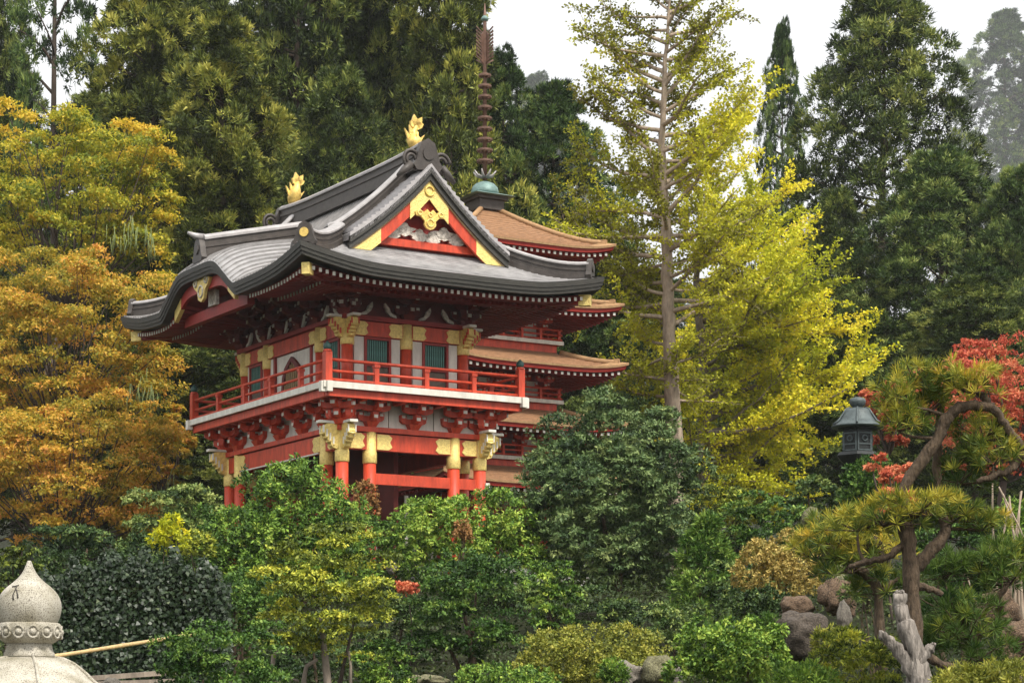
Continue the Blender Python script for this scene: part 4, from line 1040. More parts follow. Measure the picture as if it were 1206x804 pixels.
# ---- maples on the left
def maple(label, px, top, bot, wpx, Y, lm, seed, lobes=70, tint=0.0, cat='maple tree', trunk_px=None, flat=.42, ntuft=20, nleaf=12, pr=.2, extra=()):
    rng = np.random.default_rng(seed)
    a = at(px, top, Y); b = at(px, bot, Y); half = wpx / 2 / F * Y; hz = (a.z - b.z) / 2; g0 = gz(a.x, Y)
    o = empty('maple_tree', (a.x, Y, g0 - .05), 0, label, cat, 'autumn maples')
    R3 = np.array([half, half * .75, hz]) * .93
    c, r, d, t = lobes_pads(rng, R3, lobes, pr * (half + hz) / 2, flat, -.85); d = unit(d + rng.normal(size=d.shape) * .35)
    c = c + np.array([0, 0, (a.z + b.z) / 2 - g0]); t = t * 1.0 + tint
    for (ex, ey, er, et) in extra:
        p_ = at(ex, ey, Y) - Vector((a.x, Y, g0)); s_ = er / F * Y
        c = np.concatenate([c, [tuple(p_)]]); r = np.concatenate([r, [(s_, s_, s_ * .45)]]); d = np.concatenate([d, [(0, -.2, 1.)]]); t = np.concatenate([t, [et]])
    L = 4.3 / F * Y
    nleaf = int(max(nleaf, min(26, 7 * math.pi / 4 * wpx * (bot - top) / (4.8 * 4.8 * .31 * len(c) * ntuft))))
    link('crown', leaf_mesh('crown', *grow(rng, c, r, d, t, ntuft, nleaf, half * .075, L, L * .62, .5, 'flat'), LM[lm], .25), o)
    tb = MB(); x0 = 0 if trunk_px is None else (trunk_px - px) / F * Y
    mid = np.array([x0 * .3, 0, c[:, 2].min() * .92])
    pts, rr = limb_to(rng, (x0, 0, 0), mid, min(.2, half * .06), min(.15, half * .045), 5); tb.tube(pts, rr, 8); tb.build('trunk', BARK['bark_dark'], o)
    lb = MB()
    for j in list(range(0, lobes, 2)) + list(range(lobes, len(c))):
        pts, rr = limb_to(rng, mid, c[j], .05, .012, 6, .18); lb.tube(pts, rr, 5, False)
    lb.build('branches', BARK['bark_dark'], o)
    return o
maple('golden green maple crown at upper left beneath the dark conifers', 80, 132, 345, 250, 82, 'maple_gold', 21, 130, -.13, extra=[(150, 150, 18, .95), (172, 160, 20, 1.0), (188, 182, 16, .95), (160, 182, 16, .9), (8, 128, 20, .9), (30, 140, 16, .85), (5, 160, 20, .9), (178, 205, 16, .8), (192, 260, 20, .7), (185, 300, 20, .75), (190, 330, 18, .7)])
maple('large orange maple left of the gate balcony', 70, 290, 520, 285, 75, 'maple_orange', 23, 150, -.14)
maple('lower orange maple spreading under the large orange maple', 88, 455, 650, 250, 71.5, 'maple_orange', 24, 130, -.08, trunk_px=40)
maple('amber maple sprays hanging beside the left balcony corner', 192, 470, 575, 72, 74, 'maple_orange', 25, 30, -.1)
maple('green maple low at the left edge behind the stone lantern', 8, 640, 740, 110, 40, 'lime', 26, 40, -.25)
# trailing pale lichen in the maples
mm = MB(); rng = np.random.default_rng(5)
for k, (px, py, Y) in enumerate([(160, 262, 79), (172, 270, 79), (150, 275, 79), (176, 285, 79), (140, 268, 79), (168, 448, 73), (180, 455, 73), (158, 460, 73), (205, 560, 73.2), (192, 566, 73.2)]):
    for q_ in range(7):
        p = at(px + rng.normal() * 6, py + rng.normal() * 6, Y + rng.normal() * .4); l = rng.uniform(.5, 1.1)
        mm.tube([p, p + Vector((rng.normal() * .05, 0, -l * .5)), p + Vector((rng.normal() * .08, 0, -l))], [.012, .014, .005], 4)
li = mm.build('lichen', mat('pale_green_lichen', (.17, .21, .08), .9, 0, .3, 6)); tag(li, 'pale green lichen strands hanging from the maple boughs', 'lichen', None, 'stuff')

# ---- ginkgos: leaves on short spurs along the branches
def ginkgo(label, trunk, rad, branches, lm, seed, leafm=.115, spur=.105, per=8, bark='bark_pale', tint_top=0.0):
    """trunk: points; branches: (fraction, azimuth, length, rise, curl)"""
    rng = np.random.default_rng(seed)
    tp = [Vector(p) for p in trunk]; g0 = gz(tp[0].x, tp[0].y); base = Vector((tp[0].x, tp[0].y, g0))
    o = empty('ginkgo_tree', base, 0, label, 'ginkgo tree')
    loc = [p - base for p in tp]; loc[0].z = -.1
    # finer trunk with small kinks
    fine = []; fr = []
    for i in range(len(loc) - 1):
        for k in range(5):
            t = k / 5; fine.append(loc[i].lerp(loc[i + 1], t) + Vector((rng.normal() * .02, rng.normal() * .02, 0))); fr.append((rad[i] + (rad[i + 1] - rad[i]) * t) * rng.uniform(.93, 1.12))
    fine.append(loc[-1]); fr.append(rad[-1])
    MB().tube(fine, fr, 12, True, True, .10, rng).build('trunk', BARK[bark], o)
    H0, H1 = loc[0].z, loc[-1].z
    zs_ = [p.z for p in loc]; xs_ = [p.x for p in loc]; yy_ = [p.y for p in loc]; 
    SP = []; SD = []; ST = []
    def along(a, d, L_, rise, curl, n=9):
        pts = [a.copy()]; dirv = d.copy()
        for i in range(n):
            dirv = (dirv + Vector((0, 0, curl)) + Vector(tuple(rng.normal(size=3) * .10))).normalized(); pts.append(pts[-1] + dirv * (L_ / n))
        return pts
    def spurs(pts, start, tt):
        for i in range(len(pts) - 1):
            if i / (len(pts) - 1) < start: continue
            a, b = pts[i], pts[i + 1]; m_ = max(1, int((b - a).length / spur))
            for k in range(m_): SP.append(tuple(a.lerp(b, (k + rng.random()) / m_))); SD.append(tuple((b - a).normalized())); ST.append(tt + rng.normal() * .1)
    for (f, az, L_, rise, curl) in branches:
        z = H0 + (H1 - H0) * f; a = Vector((np.interp(z, zs_, xs_), np.interp(z, zs_, yy_), z))
        d = Vector((math.cos(az) * math.cos(rise), math.sin(az) * math.cos(rise), math.sin(rise)))
        pts = along(a, d, L_, rise, curl); mb = MB()
        r0 = .022 + .016 * L_; mb.tube(pts, [r0 + (.012 - r0) * i / 9 for i in range(10)], 6, False)
        tt = .5 + rng.normal() * .22 + tint_top * max(0, f - .62); spurs(pts, .22, tt)
        for j in range(int((2.7 if f < .72 else 1.5) * L_)):
            i = int(rng.integers(2, 9)); dd = (pts[min(i + 1, 9)] - pts[i]).normalized()
            sd_ = (dd * .7 + Vector(tuple(rng.normal(size=3) * .55)) + Vector((0, 0, .12))).normalized()
            p2 = along(pts[i], sd_, L_ * rng.uniform(.22, .45), 0, curl, 5); mb.tube(p2, [.014, .012, .01, .009, .007, .005], 4, False); spurs(p2, .1, tt)
        mb.build('branch', BARK[bark], o)
    SP, SD, ST = np.array(SP), np.array(SD), np.array(ST); n = len(SP)
    off = rng.normal(size=(n, per, 3)) * np.array([.075, .075, .05])
    Pn = (SP[:, None] + off).reshape(-1, 3); A = unit(off + rng.normal(size=off.shape) * .05 + np.array([0, 0, .02])).reshape(-1, 3)
    N = unit(rng.normal(size=(n * per, 3)) * .6 + ZUP * .7); T = (ST[:, None] + rng.normal(size=(n, per)) * .1).ravel()
    k = n * per
    link('crown', leaf_mesh('crown', Pn, A, N, leafm * rng.uniform(.7, 1.25, k), leafm * .85 * rng.uniform(.7, 1.2, k), T, LM[lm], .1), o)
    return o
rng = np.random.default_rng(77); GYd = 83.0
tk = [at(798, 640, GYd), at(796, 540, GYd), at(791, 450, GYd), at(787, 360, GYd), at(785, 270, GYd), at(779, 170, GYd), at(784, 70, GYd), at(790, -20, GYd), at(792, -75, GYd)]
br = []
for i in range(96):
    f = .30 + .69 * (i + rng.random()) / 96; az = i * 2.399 + rng.normal() * .3
    L_ = (4.4 if f > .40 else 2.8) * (1 - max(0, f - .74) / .26 * .6) * rng.uniform(.7, 1.12)
    if math.cos(az) < -.1 and math.sin(az) < -.1: az = -az      # the pagoda stands in front on that side
    br.append((f, az, L_, R(4 + 42 * max(0, f - .35)) + rng.normal() * .14, .012 + .035 * f))
ginkgo('tall olive yellow ginkgo with pale bare trunk right of the pagoda', tk, [.33, .30, .28, .22, .18, .12, .075, .04, .015], br, 'ginkgo_olive', 31, .125, .105, 8, tint_top=-1.3)
Y2 = 90.0
tk = [at(832, 650, Y2), at(828, 560, Y2), at(826, 400, Y2), at(820, 330, Y2), at(826, 260, Y2), at(842, 205, Y2)]
br = []
for i in range(66):
    f = .12 + .83 * (i + rng.random()) / 66; az = rng.uniform(-1.9, 1.15) if rng.random() < .8 else rng.uniform(-3.1, 3.1)
    L_ = (6.6 * math.sin(math.pi * min(.98, .25 + .62 * f)) ** .8) * rng.uniform(.55, 1.08) * (1 if math.cos(az) > 0 else .55)
    br.append((f, az, L_, R(2 + 24 * f) + rng.normal() * .16, -.005 + .035 * f))
ginkgo('dense bright yellow ginkgo spreading above the bronze lantern', tk, [.22, .2, .17, .13, .09, .03], br, 'ginkgo', 32, .14, .115, 8, 'bark_grey')

# ---- red maples on the right
maple('red maple crown at the right edge behind the twisted pine', 1182, 396, 560, 190, 58, 'maple_red', 41, 90, .08, 'red maple', pr=.24)
maple('small red maple beside the bronze lantern', 1046, 442, 525, 66, 60, 'maple_red', 42, 26, .05, 'red maple')
maple('low russet maple behind the twisted pine trunks', 1052, 528, 610, 60, 46, 'maple_red', 43, 18, .25, 'russet maple')

# ---- bushes and small trees of the slope, back to front
SH = [
 ('evergreen_mound', 'large dark blue green rounded evergreen right of the gate', 'evergreen bush', dict(px=716, top=462, bot=750, wpx=268, Y=53, lm='pineblue', form='dome', style='flat', lobes=84, lr=.21, ntuft=30, nleaf=28, seed=51, leafpx=5.0, aspect=.55, tri=True, rt=.155, lower=-.85, up=.9, jit=.36, cover=8)),
 ('leafy_tree', 'bright green leafy tree in front of the gate near corner', 'small tree', dict(px=356, top=536, bot=745, wpx=176, Y=50, lm='bright', form='dome', style='broad', lobes=90, lr=.2, ntuft=17, nleaf=9, seed=52, leafpx=5.4, aspect=.45, jit=.3, up=.3, lower=-.6, depth=.6)),
 ('shrub', 'rounded yellow green bush below the gate right bay', 'bush', dict(px=540, top=572, bot=710, wpx=200, Y=52, lm='bright', form='dome', style='flat', lobes=90, lr=.19, ntuft=18, nleaf=10, seed=53, tint=.18, depth=.5, up=.7, lower=-.6, cover=8)),
 ('shrub', 'dull green shrub at the foot of the gate left post', 'shrub', dict(px=215, top=565, bot=680, wpx=150, Y=56, lm='cypress', form='pads', style='flat', lobes=50, lr=.3, ntuft=16, nleaf=9, seed=54, tint=.15, depth=.5)),
 ('shrub', 'dark shaded shrub behind the ivy hedge under the maples', 'shrub', dict(px=95, top=615, bot=720, wpx=210, Y=46, lm='fir', form='pads', style='flat', lobes=60, lr=.28, ntuft=15, nleaf=9, seed=55, tint=-.2)),
 ('shrub', 'dark shaded shrub in the hollow left of the bright green tree', 'shrub', dict(px=190, top=635, bot=720, wpx=120, Y=47, lm='fir', form='pads', style='flat', lobes=40, lr=.3, ntuft=15, nleaf=9, seed=56, tint=-.1)),
 ('sapling', 'small yellow leaved sapling left of the bright green tree', 'sapling', dict(px=199, top=606, bot=658, wpx=44, Y=44, lm='ginkgo', form='dome', style='broad', lobes=16, lr=.34, ntuft=8, nleaf=6, seed=57, tint=-.15)),
 ('shrub', 'yellow green sprig bush beside the yellow sapling', 'shrub', dict(px=232, top=622, bot=668, wpx=50, Y=45, lm='lime', form='dome', style='broad', lobes=20, lr=.3, ntuft=9, nleaf=6, seed=58)),
 ('shrub', 'green leafy shrub at the lower edge of the yellow ginkgo', 'shrub', dict(px=900, top=578, bot=665, wpx=110, Y=48, lm='emerald', form='pads', style='flat', lobes=45, lr=.3, ntuft=16, nleaf=9, seed=59, tint=.1)),
 ('shrub', 'green shrub growing in front of the bronze lantern', 'shrub', dict(px=1022, top=536, bot=625, wpx=70, Y=49, lm='emerald', form='dome', style='spray', lobes=45, lr=.26, ntuft=15, nleaf=8, seed=60, tint=.05)),
 ('shrub', 'pale yellow shrub behind the golden round bush', 'shrub', dict(px=850, top=560, bot=660, wpx=110, Y=56, lm='lime', form='pads', style='flat', lobes=40, lr=.3, ntuft=14, nleaf=9, seed=61, tint=-.1)),
 ('young_conifer', 'feathery light green young conifer beside the evergreen mound', 'conifer', dict(px=832, top=612, bot=748, wpx=118, Y=44, lm='emerald', form='cone', style='spray', lobes=90, lr=.2, ntuft=16, nleaf=9, seed=62, tint=.22, leafpx=7.5, aspect=.28)),
 ('shrub', 'small light green bush between the dark cloud bush and evergreen mound', 'bush', dict(px=648, top=655, bot=742, wpx=76, Y=43, lm='bright', form='pads', style='flat', lobes=30, lr=.32, ntuft=14, nleaf=9, seed=63, tint=.05)),
 ('azalea', 'golden tan clipped round azalea above the rocks', 'azalea', dict(px=915, top=626, bot=718, wpx=108, Y=39, lm='golden', form='dome', style='broad', lobes=70, lr=.2, ntuft=14, nleaf=7, seed=64, leafpx=3.8, jit=.12, lower=-.8)),
 ('cloud_bush', 'deep green cloud pruned bush with dark hollow beneath', 'pruned bush', dict(px=552, top=645, bot=785, wpx=165, Y=37, lm='emerald', form='pads', style='flat', lobes=60, lr=.30, ntuft=26, nleaf=10, seed=65, flat=.42, tint=-.02, leafpx=4.8, up=.6)),
 ('layered_pine', 'yellow tipped layered bonsai style pine left of centre', 'pruned pine', dict(px=386, top=612, bot=768, wpx=180, Y=31, lm='lime', form='pads', style='flat', lobes=66, lr=.27, ntuft=30, nleaf=13, seed=66, flat=.26, tint=-.01, leafpx=4.6, stems=1, bark='bark_dark', up=.6)),
 ('shrub', 'glossy dark green shrub at the bottom left of the layered pine', 'shrub', dict(px=262, top=724, bot=840, wpx=175, Y=20, lm='emerald', form='pads', style='flat', lobes=60, lr=.28, ntuft=20, nleaf=10, seed=67, tint=.0, leafpx=5.4, lower=-.5)),
 ('shrub', 'green shrub filling under the bright green tree', 'shrub', dict(px=285, top=672, bot=765, wpx=120, Y=40, lm='emerald', form='dome', style='broad', lobes=45, lr=.28, ntuft=15, nleaf=8, seed=68, tint=.1)),
 ('shrub', 'small rounded green bush at the foot of the layered pine', 'bush', dict(px=452, top=752, bot=830, wpx=84, Y=30, lm='bright', form='pads', style='flat', lobes=36, lr=.28, ntuft=16, nleaf=9, seed=69, tint=-.05)),
 ('azalea', 'wide low olive azalea at bottom centre', 'azalea', dict(px=700, top=735, bot=850, wpx=205, Y=35, lm='olive', form='dome', style='broad', lobes=120, lr=.16, ntuft=16, nleaf=8, seed=70, leafpx=4.2, jit=.12, lower=-.1)),
 ('azalea', 'bright green glossy azalea at bottom right of centre', 'azalea', dict(px=862, top=724, bot=850, wpx=150, Y=29, lm='bright', form='dome', style='broad', lobes=90, lr=.18, ntuft=16, nleaf=8, seed=71, leafpx=5.4, jit=.15, lower=-.2, tint=.1)),
 ('shrub', 'low yellow green juniper beside the silver deadwood', 'juniper', dict(px=1003, top=735, bot=850, wpx=125, Y=26, lm='lime', form='pads', style='spray', lobes=60, lr=.26, ntuft=18, nleaf=10, seed=72, leafpx=6.5, aspect=.3, tint=-.05)),
 ('shrub', 'low green moss mound at bottom left of the olive azalea', 'ground shrub', dict(px=600, top=780, bot=860, wpx=150, Y=33, lm='bright', form='dome', style='broad', lobes=60, lr=.2, ntuft=14, nleaf=8, seed=73, lower=-.1)),
 ('shrub', 'yellow green low bush in the bottom right corner', 'ground shrub', dict(px=1165, top=775, bot=860, wpx=150, Y=21, lm='olive', form='dome', style='spray', lobes=60, lr=.2, ntuft=14, nleaf=8, seed=74, leafpx=7, aspect=.25, lower=-.1)),
 ('shrub', 'bright green grassy tuft bush below the large dark rock', 'ground shrub', dict(px=945, top=778, bot=860, wpx=90, Y=25, lm='bright', form='dome', style='spray', lobes=40, lr=.24, ntuft=14, nleaf=8, seed=75, leafpx=8, aspect=.2, lower=-.1, tint=.1)),
 ('shrub', 'rusty leaved little shrub growing against the gate front post', 'shrub', dict(px=432, top=560, bot=640, wpx=34, Y=57, lm='dead', form='dome', style='broad', lobes=18, lr=.3, ntuft=6, nleaf=5, seed=76)),
 ('shrub', 'rusty leaved sprig in the middle of the yellow green bush', 'shrub', dict(px=545, top=612, bot=648, wpx=26, Y=48, lm='dead', form='dome', style='broad', lobes=12, lr=.3, ntuft=7, nleaf=6, seed=77)),
 ('shrub', 'dark undergrowth bush right of the bronze lantern foot', 'shrub', dict(px=960, top=560, bot=640, wpx=90, Y=57, lm='fir', form='pads', style='flat', lobes=30, lr=.3, ntuft=13, nleaf=8, seed=78)),
 ('shrub', 'green leafy bush at the right edge behind the bare stems', 'shrub', dict(px=1205, top=585, bot=670, wpx=90, Y=40, lm='bright', form='dome', style='broad', lobes=36, lr=.28, ntuft=13, nleaf=8, seed=79, tint=.05)),
 ('shrub', 'dark green shrub between the twisted pine trunk and right edge', 'shrub', dict(px=1135, top=600, bot=700, wpx=150, Y=36, lm='emerald', form='pads', style='flat', lobes=44, lr=.3, ntuft=14, nleaf=8, seed=80, tint=-.1)),
 ('shrub', 'shaded shrub between the layered pine and the cloud bush', 'shrub', dict(px=468, top=690, bot=790, wpx=90, Y=40, lm='cypress', form='pads', style='flat', lobes=36, lr=.3, ntuft=14, nleaf=8, seed=81, tint=-.1)),
 ('shrub', 'dark shrub tucked behind the rocks and golden azalea', 'shrub', dict(px=880, top=655, bot=745, wpx=100, Y=42, lm='fir', form='pads', style='flat', lobes=36, lr=.3, ntuft=14, nleaf=8, seed=82)),
 ('leafy_bush', 'lower bright green bush leaning left of the leafy tree by the gate', 'bush', dict(px=278, top=582, bot=745, wpx=120, Y=49, lm='bright', form='dome', style='broad', lobes=60, lr=.22, ntuft=16, nleaf=9, seed=152, leafpx=5.2, aspect=.45, jit=.3, up=.3, lower=-.6, depth=.7, tint=-.05)),
 ('fern', 'small green tuft between the boulder and the reddish rock', 'tuft', dict(px=908, top=722, bot=765, wpx=36, Y=31, lm='emerald', form='dome', style='spray', lobes=16, lr=.3, ntuft=9, nleaf=7, seed=153, leafpx=6, aspect=.25)),
 ('fern', 'small olive tuft at the foot of the white upright stone', 'tuft', dict(px=976, top=738, bot=775, wpx=44, Y=30, lm='olive', form='dome', style='spray', lobes=16, lr=.3, ntuft=9, nleaf=7, seed=154, leafpx=6, aspect=.25)),
 ('fern', 'dark tuft over the top of the rust stained rock', 'tuft', dict(px=1020, top=672, bot=720, wpx=60, Y=33, lm='fir', form='dome', style='spray', lobes=20, lr=.3, ntuft=9, nleaf=7, seed=155, leafpx=6, aspect=.25)),
 ('fern', 'mossy tuft beside the pale flat topped rock', 'tuft', dict(px=722, top=775, bot=815, wpx=40, Y=32, lm='bright', form='dome', style='spray', lobes=16, lr=.3, ntuft=9, nleaf=7, seed=156, leafpx=6, aspect=.25)),
 ('shrub', 'low brown green bush under the golden azalea', 'bush', dict(px=890, top=690, bot=745, wpx=90, Y=37, lm='cypress', form='dome', style='broad', lobes=30, lr=.26, ntuft=12, nleaf=8, seed=157, tint=-.2)),
 ('shrub', 'shaded low bush at the foot of the evergreen mound', 'bush', dict(px=690, top=690, bot=790, wpx=190, Y=45, lm='fir', form='pads', style='flat', lobes=60, lr=.3, ntuft=16, nleaf=9, seed=83)),
 ('shrub', 'shaded low bush between the young conifer and olive azalea', 'bush', dict(px=780, top=705, bot=790, wpx=120, Y=41, lm='cypress', form='pads', style='flat', lobes=40, lr=.3, ntuft=15, nleaf=9, seed=84)),
 ('shrub', 'dark leafy shrub under the rusty sprig, behind the cloud bush', 'bush', dict(px=590, top=660, bot=780, wpx=160, Y=47, lm='fir', form='pads', style='flat', lobes=50, lr=.3, ntuft=15, nleaf=9, seed=86)),
 ('shrub', 'dark shrub in the shade below the layered pine', 'bush', dict(px=390, top=735, bot=840, wpx=190, Y=36, lm='fir', form='pads', style='flat', lobes=50, lr=.3, ntuft=15, nleaf=9, seed=87, tint=-.15)),
 ('shrub', 'leafy dark green bush below the gate between the posts', 'bush', dict(px=440, top=605, bot=720, wpx=130, Y=54, lm='emerald', form='pads', style='flat', lobes=46, lr=.3, ntuft=15, nleaf=9, seed=88, depth=.4)),
]
for nm, lab, cat, kw in SH: shrub(nm, lab, cat, **kw)

# ---- ivy hedge: glossy leaves over a bank
rng = np.random.default_rng(91); HY = 34.0
n = 20000
hx = rng.uniform(50, 270, n); hy = 806 - (rng.random(n) ** .9) * (150 - 16 * np.abs((hx - 165) / 90) ** 2 + 9 * np.sin(hx * .16) + 6 * np.sin(hx * .37 + 1))
dep = HY + rng.uniform(-.25, .35, n) + (800 - hy) * .006
Pn = np.stack([(hx - 603) / F * dep, dep, CAMZ + (850 - hy) / F * dep], 1); c0 = at(150, 800, HY); g0 = gz(c0.x, HY)
hd = empty('ivy_hedge', (c0.x, HY, g0), 0, 'dark glossy ivy hedge behind the bamboo rail', 'hedge')
Pn = Pn - np.array([c0.x, HY, g0]); rn = rng.normal(size=(n, 3))
link('foliage', leaf_mesh('foliage', Pn, unit(rn * .7 + np.array([0, -.3, -.5])), unit(rn[::-1] * .45 + np.array([0, -.8, .6])), .075 * rng.uniform(.7, 1.3, n), .065 * rng.uniform(.7, 1.3, n), rng.uniform(.1, .8, n) + (rng.random(n) > .93) * .3, LM['ivy'], .15), hd)
MB().box((0, .75, .5), (2.3, .5, 2.3)).build('bank', M['soil'], hd)

# ---- twisted pines: starbursts of needles on crooked limbs
def needle_mesh(rng, C_, D_, T_, L, W, per, m):
    n = len(C_); k = n * per
    A = unit(D_[:, None] * .75 + rng.normal(size=(n, per, 3)) * .62); Pn = np.repeat(C_[:, None], per, 1) + A * L * .08
    N = rng.normal(size=(n, per, 3)); T = T_[:, None] + rng.normal(size=(n, per)) * .07
    return leaf_mesh('needles', Pn.reshape(-1, 3), A.reshape(-1, 3), N.reshape(-1, 3), L * rng.uniform(.75, 1.2, k), np.full(k, W), T.ravel(), m, .05)
def pine(label, Y, limbs, pads, lm, seed, bark='bark_brown', L=.13, W=.0105, per=30, dens=.72, base=None, group=None):
    rng = np.random.default_rng(seed); s = Y / F
    b0 = at(base[0], base[1], Y) if base else at(limbs[0][0][0][0], limbs[0][0][0][1], Y)
    g0 = gz(b0.x, Y); org = Vector((b0.x, Y, g0))
    o = empty('twisted_pine', org, 0, label, 'pine tree', group)
    for i, (pts, radii) in enumerate(limbs):
        fine = []; fr = []
        P3 = [at(p[0], p[1], Y + (p[2] if len(p) > 2 else 0)) - org for p in pts]
        if i == 0: P3[0].z = -.1
        # Catmull-Rom through the given points
        for j in range(len(P3) - 1):
            p0, p1, p2, p3 = P3[max(j - 1, 0)], P3[j], P3[j + 1], P3[min(j + 2, len(P3) - 1)]
            for k in range(5):
                t = k / 5; fine.append(.5 * ((2 * p1) + (p2 - p0) * t + (2 * p0 - 5 * p1 + 4 * p2 - p3) * t * t + (3 * p1 - p0 - 3 * p2 + p3) * t ** 3) + Vector(tuple(rng.normal(size=3) * .006)))
                fr.append((radii[j] + (radii[j + 1] - radii[j]) * t) * s * rng.uniform(.9, 1.14))
        fine.append(P3[-1]); fr.append(radii[-1] * s)
        MB().tube(fine, fr, 14, True, True, .13, rng).build('trunk' if i == 0 else 'limb', BARK[bark], o)
    ends = [at(p[0], p[1], Y + (p[2] if len(p) > 2 else 0)) - org for pts, _ in limbs for p in pts]
    for (px, py, w_, h_, *dy) in pads:
        yo = dy[0] if dy else 0; tn = dy[1] if len(dy) > 1 else .0
        n = max(6, int(w_ * h_ / 62 * dens)); a = rng.uniform(0, 2 * math.pi, n); q_ = np.sqrt(rng.random(n))
        x = np.cos(a) * q_ * w_ / 2; y = np.sin(a) * q_ * w_ * .42; zz = (1 - q_ ** 2) * h_ * .30 + rng.uniform(-.5, .4, n) * h_ * .8
        c_ = at(px, py, Y + yo) - org
        Cc = np.array(c_) + np.stack([x, y, zz], 1) * s
        Dd = unit(np.stack([x / w_, y / w_, np.full(n, .55)], 1) + rng.normal(size=(n, 3)) * .25)
        Tt = np.clip(rng.normal(.36 + tn, .17, n) + zz / h_ * .12, 0, 1)
        pd = link('needle_pad', needle_mesh(rng, Cc, Dd, Tt, L * Y / 24, W * Y / 24, per, LM[lm]), o)
        tw = MB(); near = min(ends, key=lambda e: (e - c_).length)
        pts, rr = limb_to(rng, near, c_ - Vector((0, 0, h_ * .2 * s)), .022, .012, 5); tw.tube(pts, rr, 5, False)
        for j in range(0, n, 3):
            tw.tube([c_ - Vector((0, 0, h_ * .2 * s)), tuple(Cc[j])], [.011, .006], 4, False)
        tw.build('twigs', BARK[bark], pd)
    return o
pine('large twisted pine arching over the right side with golden needle pads', 24.0,
     [([(1079, 830), (1078, 765), (1074, 700), (1071, 645), (1066, 612), (1063, 578), (1083, 548), (1104, 516), (1117, 491), (1135, 479), (1165, 479), (1180, 494), (1196, 516), (1215, 545)],
       [12, 10.5, 10, 9.5, 8.5, 7, 7.5, 7, 7, 6.5, 6, 5.2, 4.6, 4]),
      ([(1078, 670), (1092, 654), (1106, 638), (1114, 622, .1), (1107, 590, .3), (1104, 540, .4), (1106, 500, .4), (1110, 470, .4)], [7, 7.5, 7.5, 7, 6, 5.5, 5, 4]),
      ([(1166, 480), (1160, 468), (1150, 462)], [5, 4, 3]), ([(1204, 535), (1190, 553), (1170, 560), (1150, 567)], [5, 5, 4.5, 3]),
      ([(1078, 690), (1095, 693), (1110, 700)], [5, 4, 3]), ([(1082, 765), (1105, 780), (1130, 788)], [6, 5, 3]),
      ([(1066, 640), (1045, 655), (1020, 662), (1000, 668)], [5, 4, 3.5, 2.5])],
     [(1142, 454, 76, 40, 0, .18), (1122, 446, 44, 34, .1, .1), (1078, 446, 62, 34, .2, -.02), (1062, 470, 70, 40, .1, .0), (1058, 500, 62, 40, 0, .05), (1088, 480, 60, 44, .3, -.05),
      (1158, 510, 74, 44, .2, .02), (1170, 540, 70, 40, .1, .0), (1142, 535, 60, 40, .4, -.2), (1130, 562, 66, 40, .3, -.3),
      (1082, 600, 118, 36, -.15, .12), (1040, 612, 96, 36, -.1, .16), (1010, 618, 80, 34, .1, .12), (1122, 608, 84, 34, .1, -.15), (1155, 618, 70, 34, .2, .1)], 'needle', 101)
pine('low spreading pine with yellow needles left of the twisted trunk', 27.0,
     [([(1040, 760), (1035, 715), (1022, 680), (995, 662), (970, 655)], [7, 6, 5, 4, 2.5]), ([(1030, 700), (1045, 690), (1058, 680)], [4, 3, 2])],
     [(985, 640, 84, 38, 0, .12), (960, 652, 56, 34, .2, .0), (1025, 645, 96, 40, 0, .12), (1000, 668, 80, 34, -.1, -.05), (1040, 690, 70, 36, .1, -.2), (975, 622, 60, 30, .3, .05)], 'needle', 102)
pine('dark green low pine right of the silver deadwood', 25.5,
     [([(1150, 830), (1146, 770), (1135, 730), (1120, 705)], [8, 7, 6, 4]), ([(1146, 760), (1165, 720), (1185, 690)], [6, 5, 3]), ([(1140, 740), (1120, 745), (1105, 760)], [4, 3, 2])],
     [(1112, 672, 76, 44, .2, -.1), (1152, 672, 84, 44, .2, -.05), (1190, 678, 70, 44, 0, .12), (1112, 712, 70, 44, 0, -.2), (1140, 740, 96, 60, -.3, .05), (1150, 770, 90, 40, -.35, -.05), (1105, 756, 50, 40, 0, -.25), (1180, 655, 60, 34, .3, .0), (1205, 650, 50, 34, .2, .1)], 'needle_green', 103)
# silver deadwood
def deadwood():
    Y = 22.5; s = Y / F; b = at(1080, 830, Y); g0 = gz(b.x, Y); org = Vector((b.x, Y, g0)); rng = np.random.default_rng(8)
    m = mat('silver_deadwood', (0.10, 0.085, 0.068), 0.9, 0, 0.5, 26, 1.0, 50, stretch=(1, 1, .16), col2=(0.25, 0.22, 0.19))
    o = empty('dead_trunk', org, 0, 'bleached silver forked dead trunk in front of the pine', 'dead trunk')
    for i, (pts, rad) in enumerate([([(1085, 850), (1082, 800), (1076, 770), (1068, 740), (1060, 722), (1057, 700), (1060, 696)], [14, 13, 12, 9.5, 7.5, 6.5, 4.5]),
                                    ([(1078, 795), (1062, 772), (1050, 757), (1040, 749), (1035, 745)], [9, 8, 6.5, 5.5, 4]), ([(1080, 785), (1090, 768), (1097, 762), (1100, 756)], [7, 6, 5, 2.5])]):
        P3 = [at(x, y, Y) - org for x, y in pts]
        if i == 0: P3[0].z = -.1
        fine = []; fr = []
        for j in range(len(P3) - 1):
            for k in range(4): t = k / 4; fine.append(P3[j].lerp(P3[j + 1], t) + Vector(tuple(rng.normal(size=3) * .008))); fr.append((rad[j] + (rad[j + 1] - rad[j]) * t) * s * rng.uniform(.85, 1.15))
        fine.append(P3[-1]); fr.append(rad[-1] * s)
        MB().tube(fine, fr, 13, True, True, .24, rng).build('trunk' if i == 0 else 'stub', m, o)
deadwood()
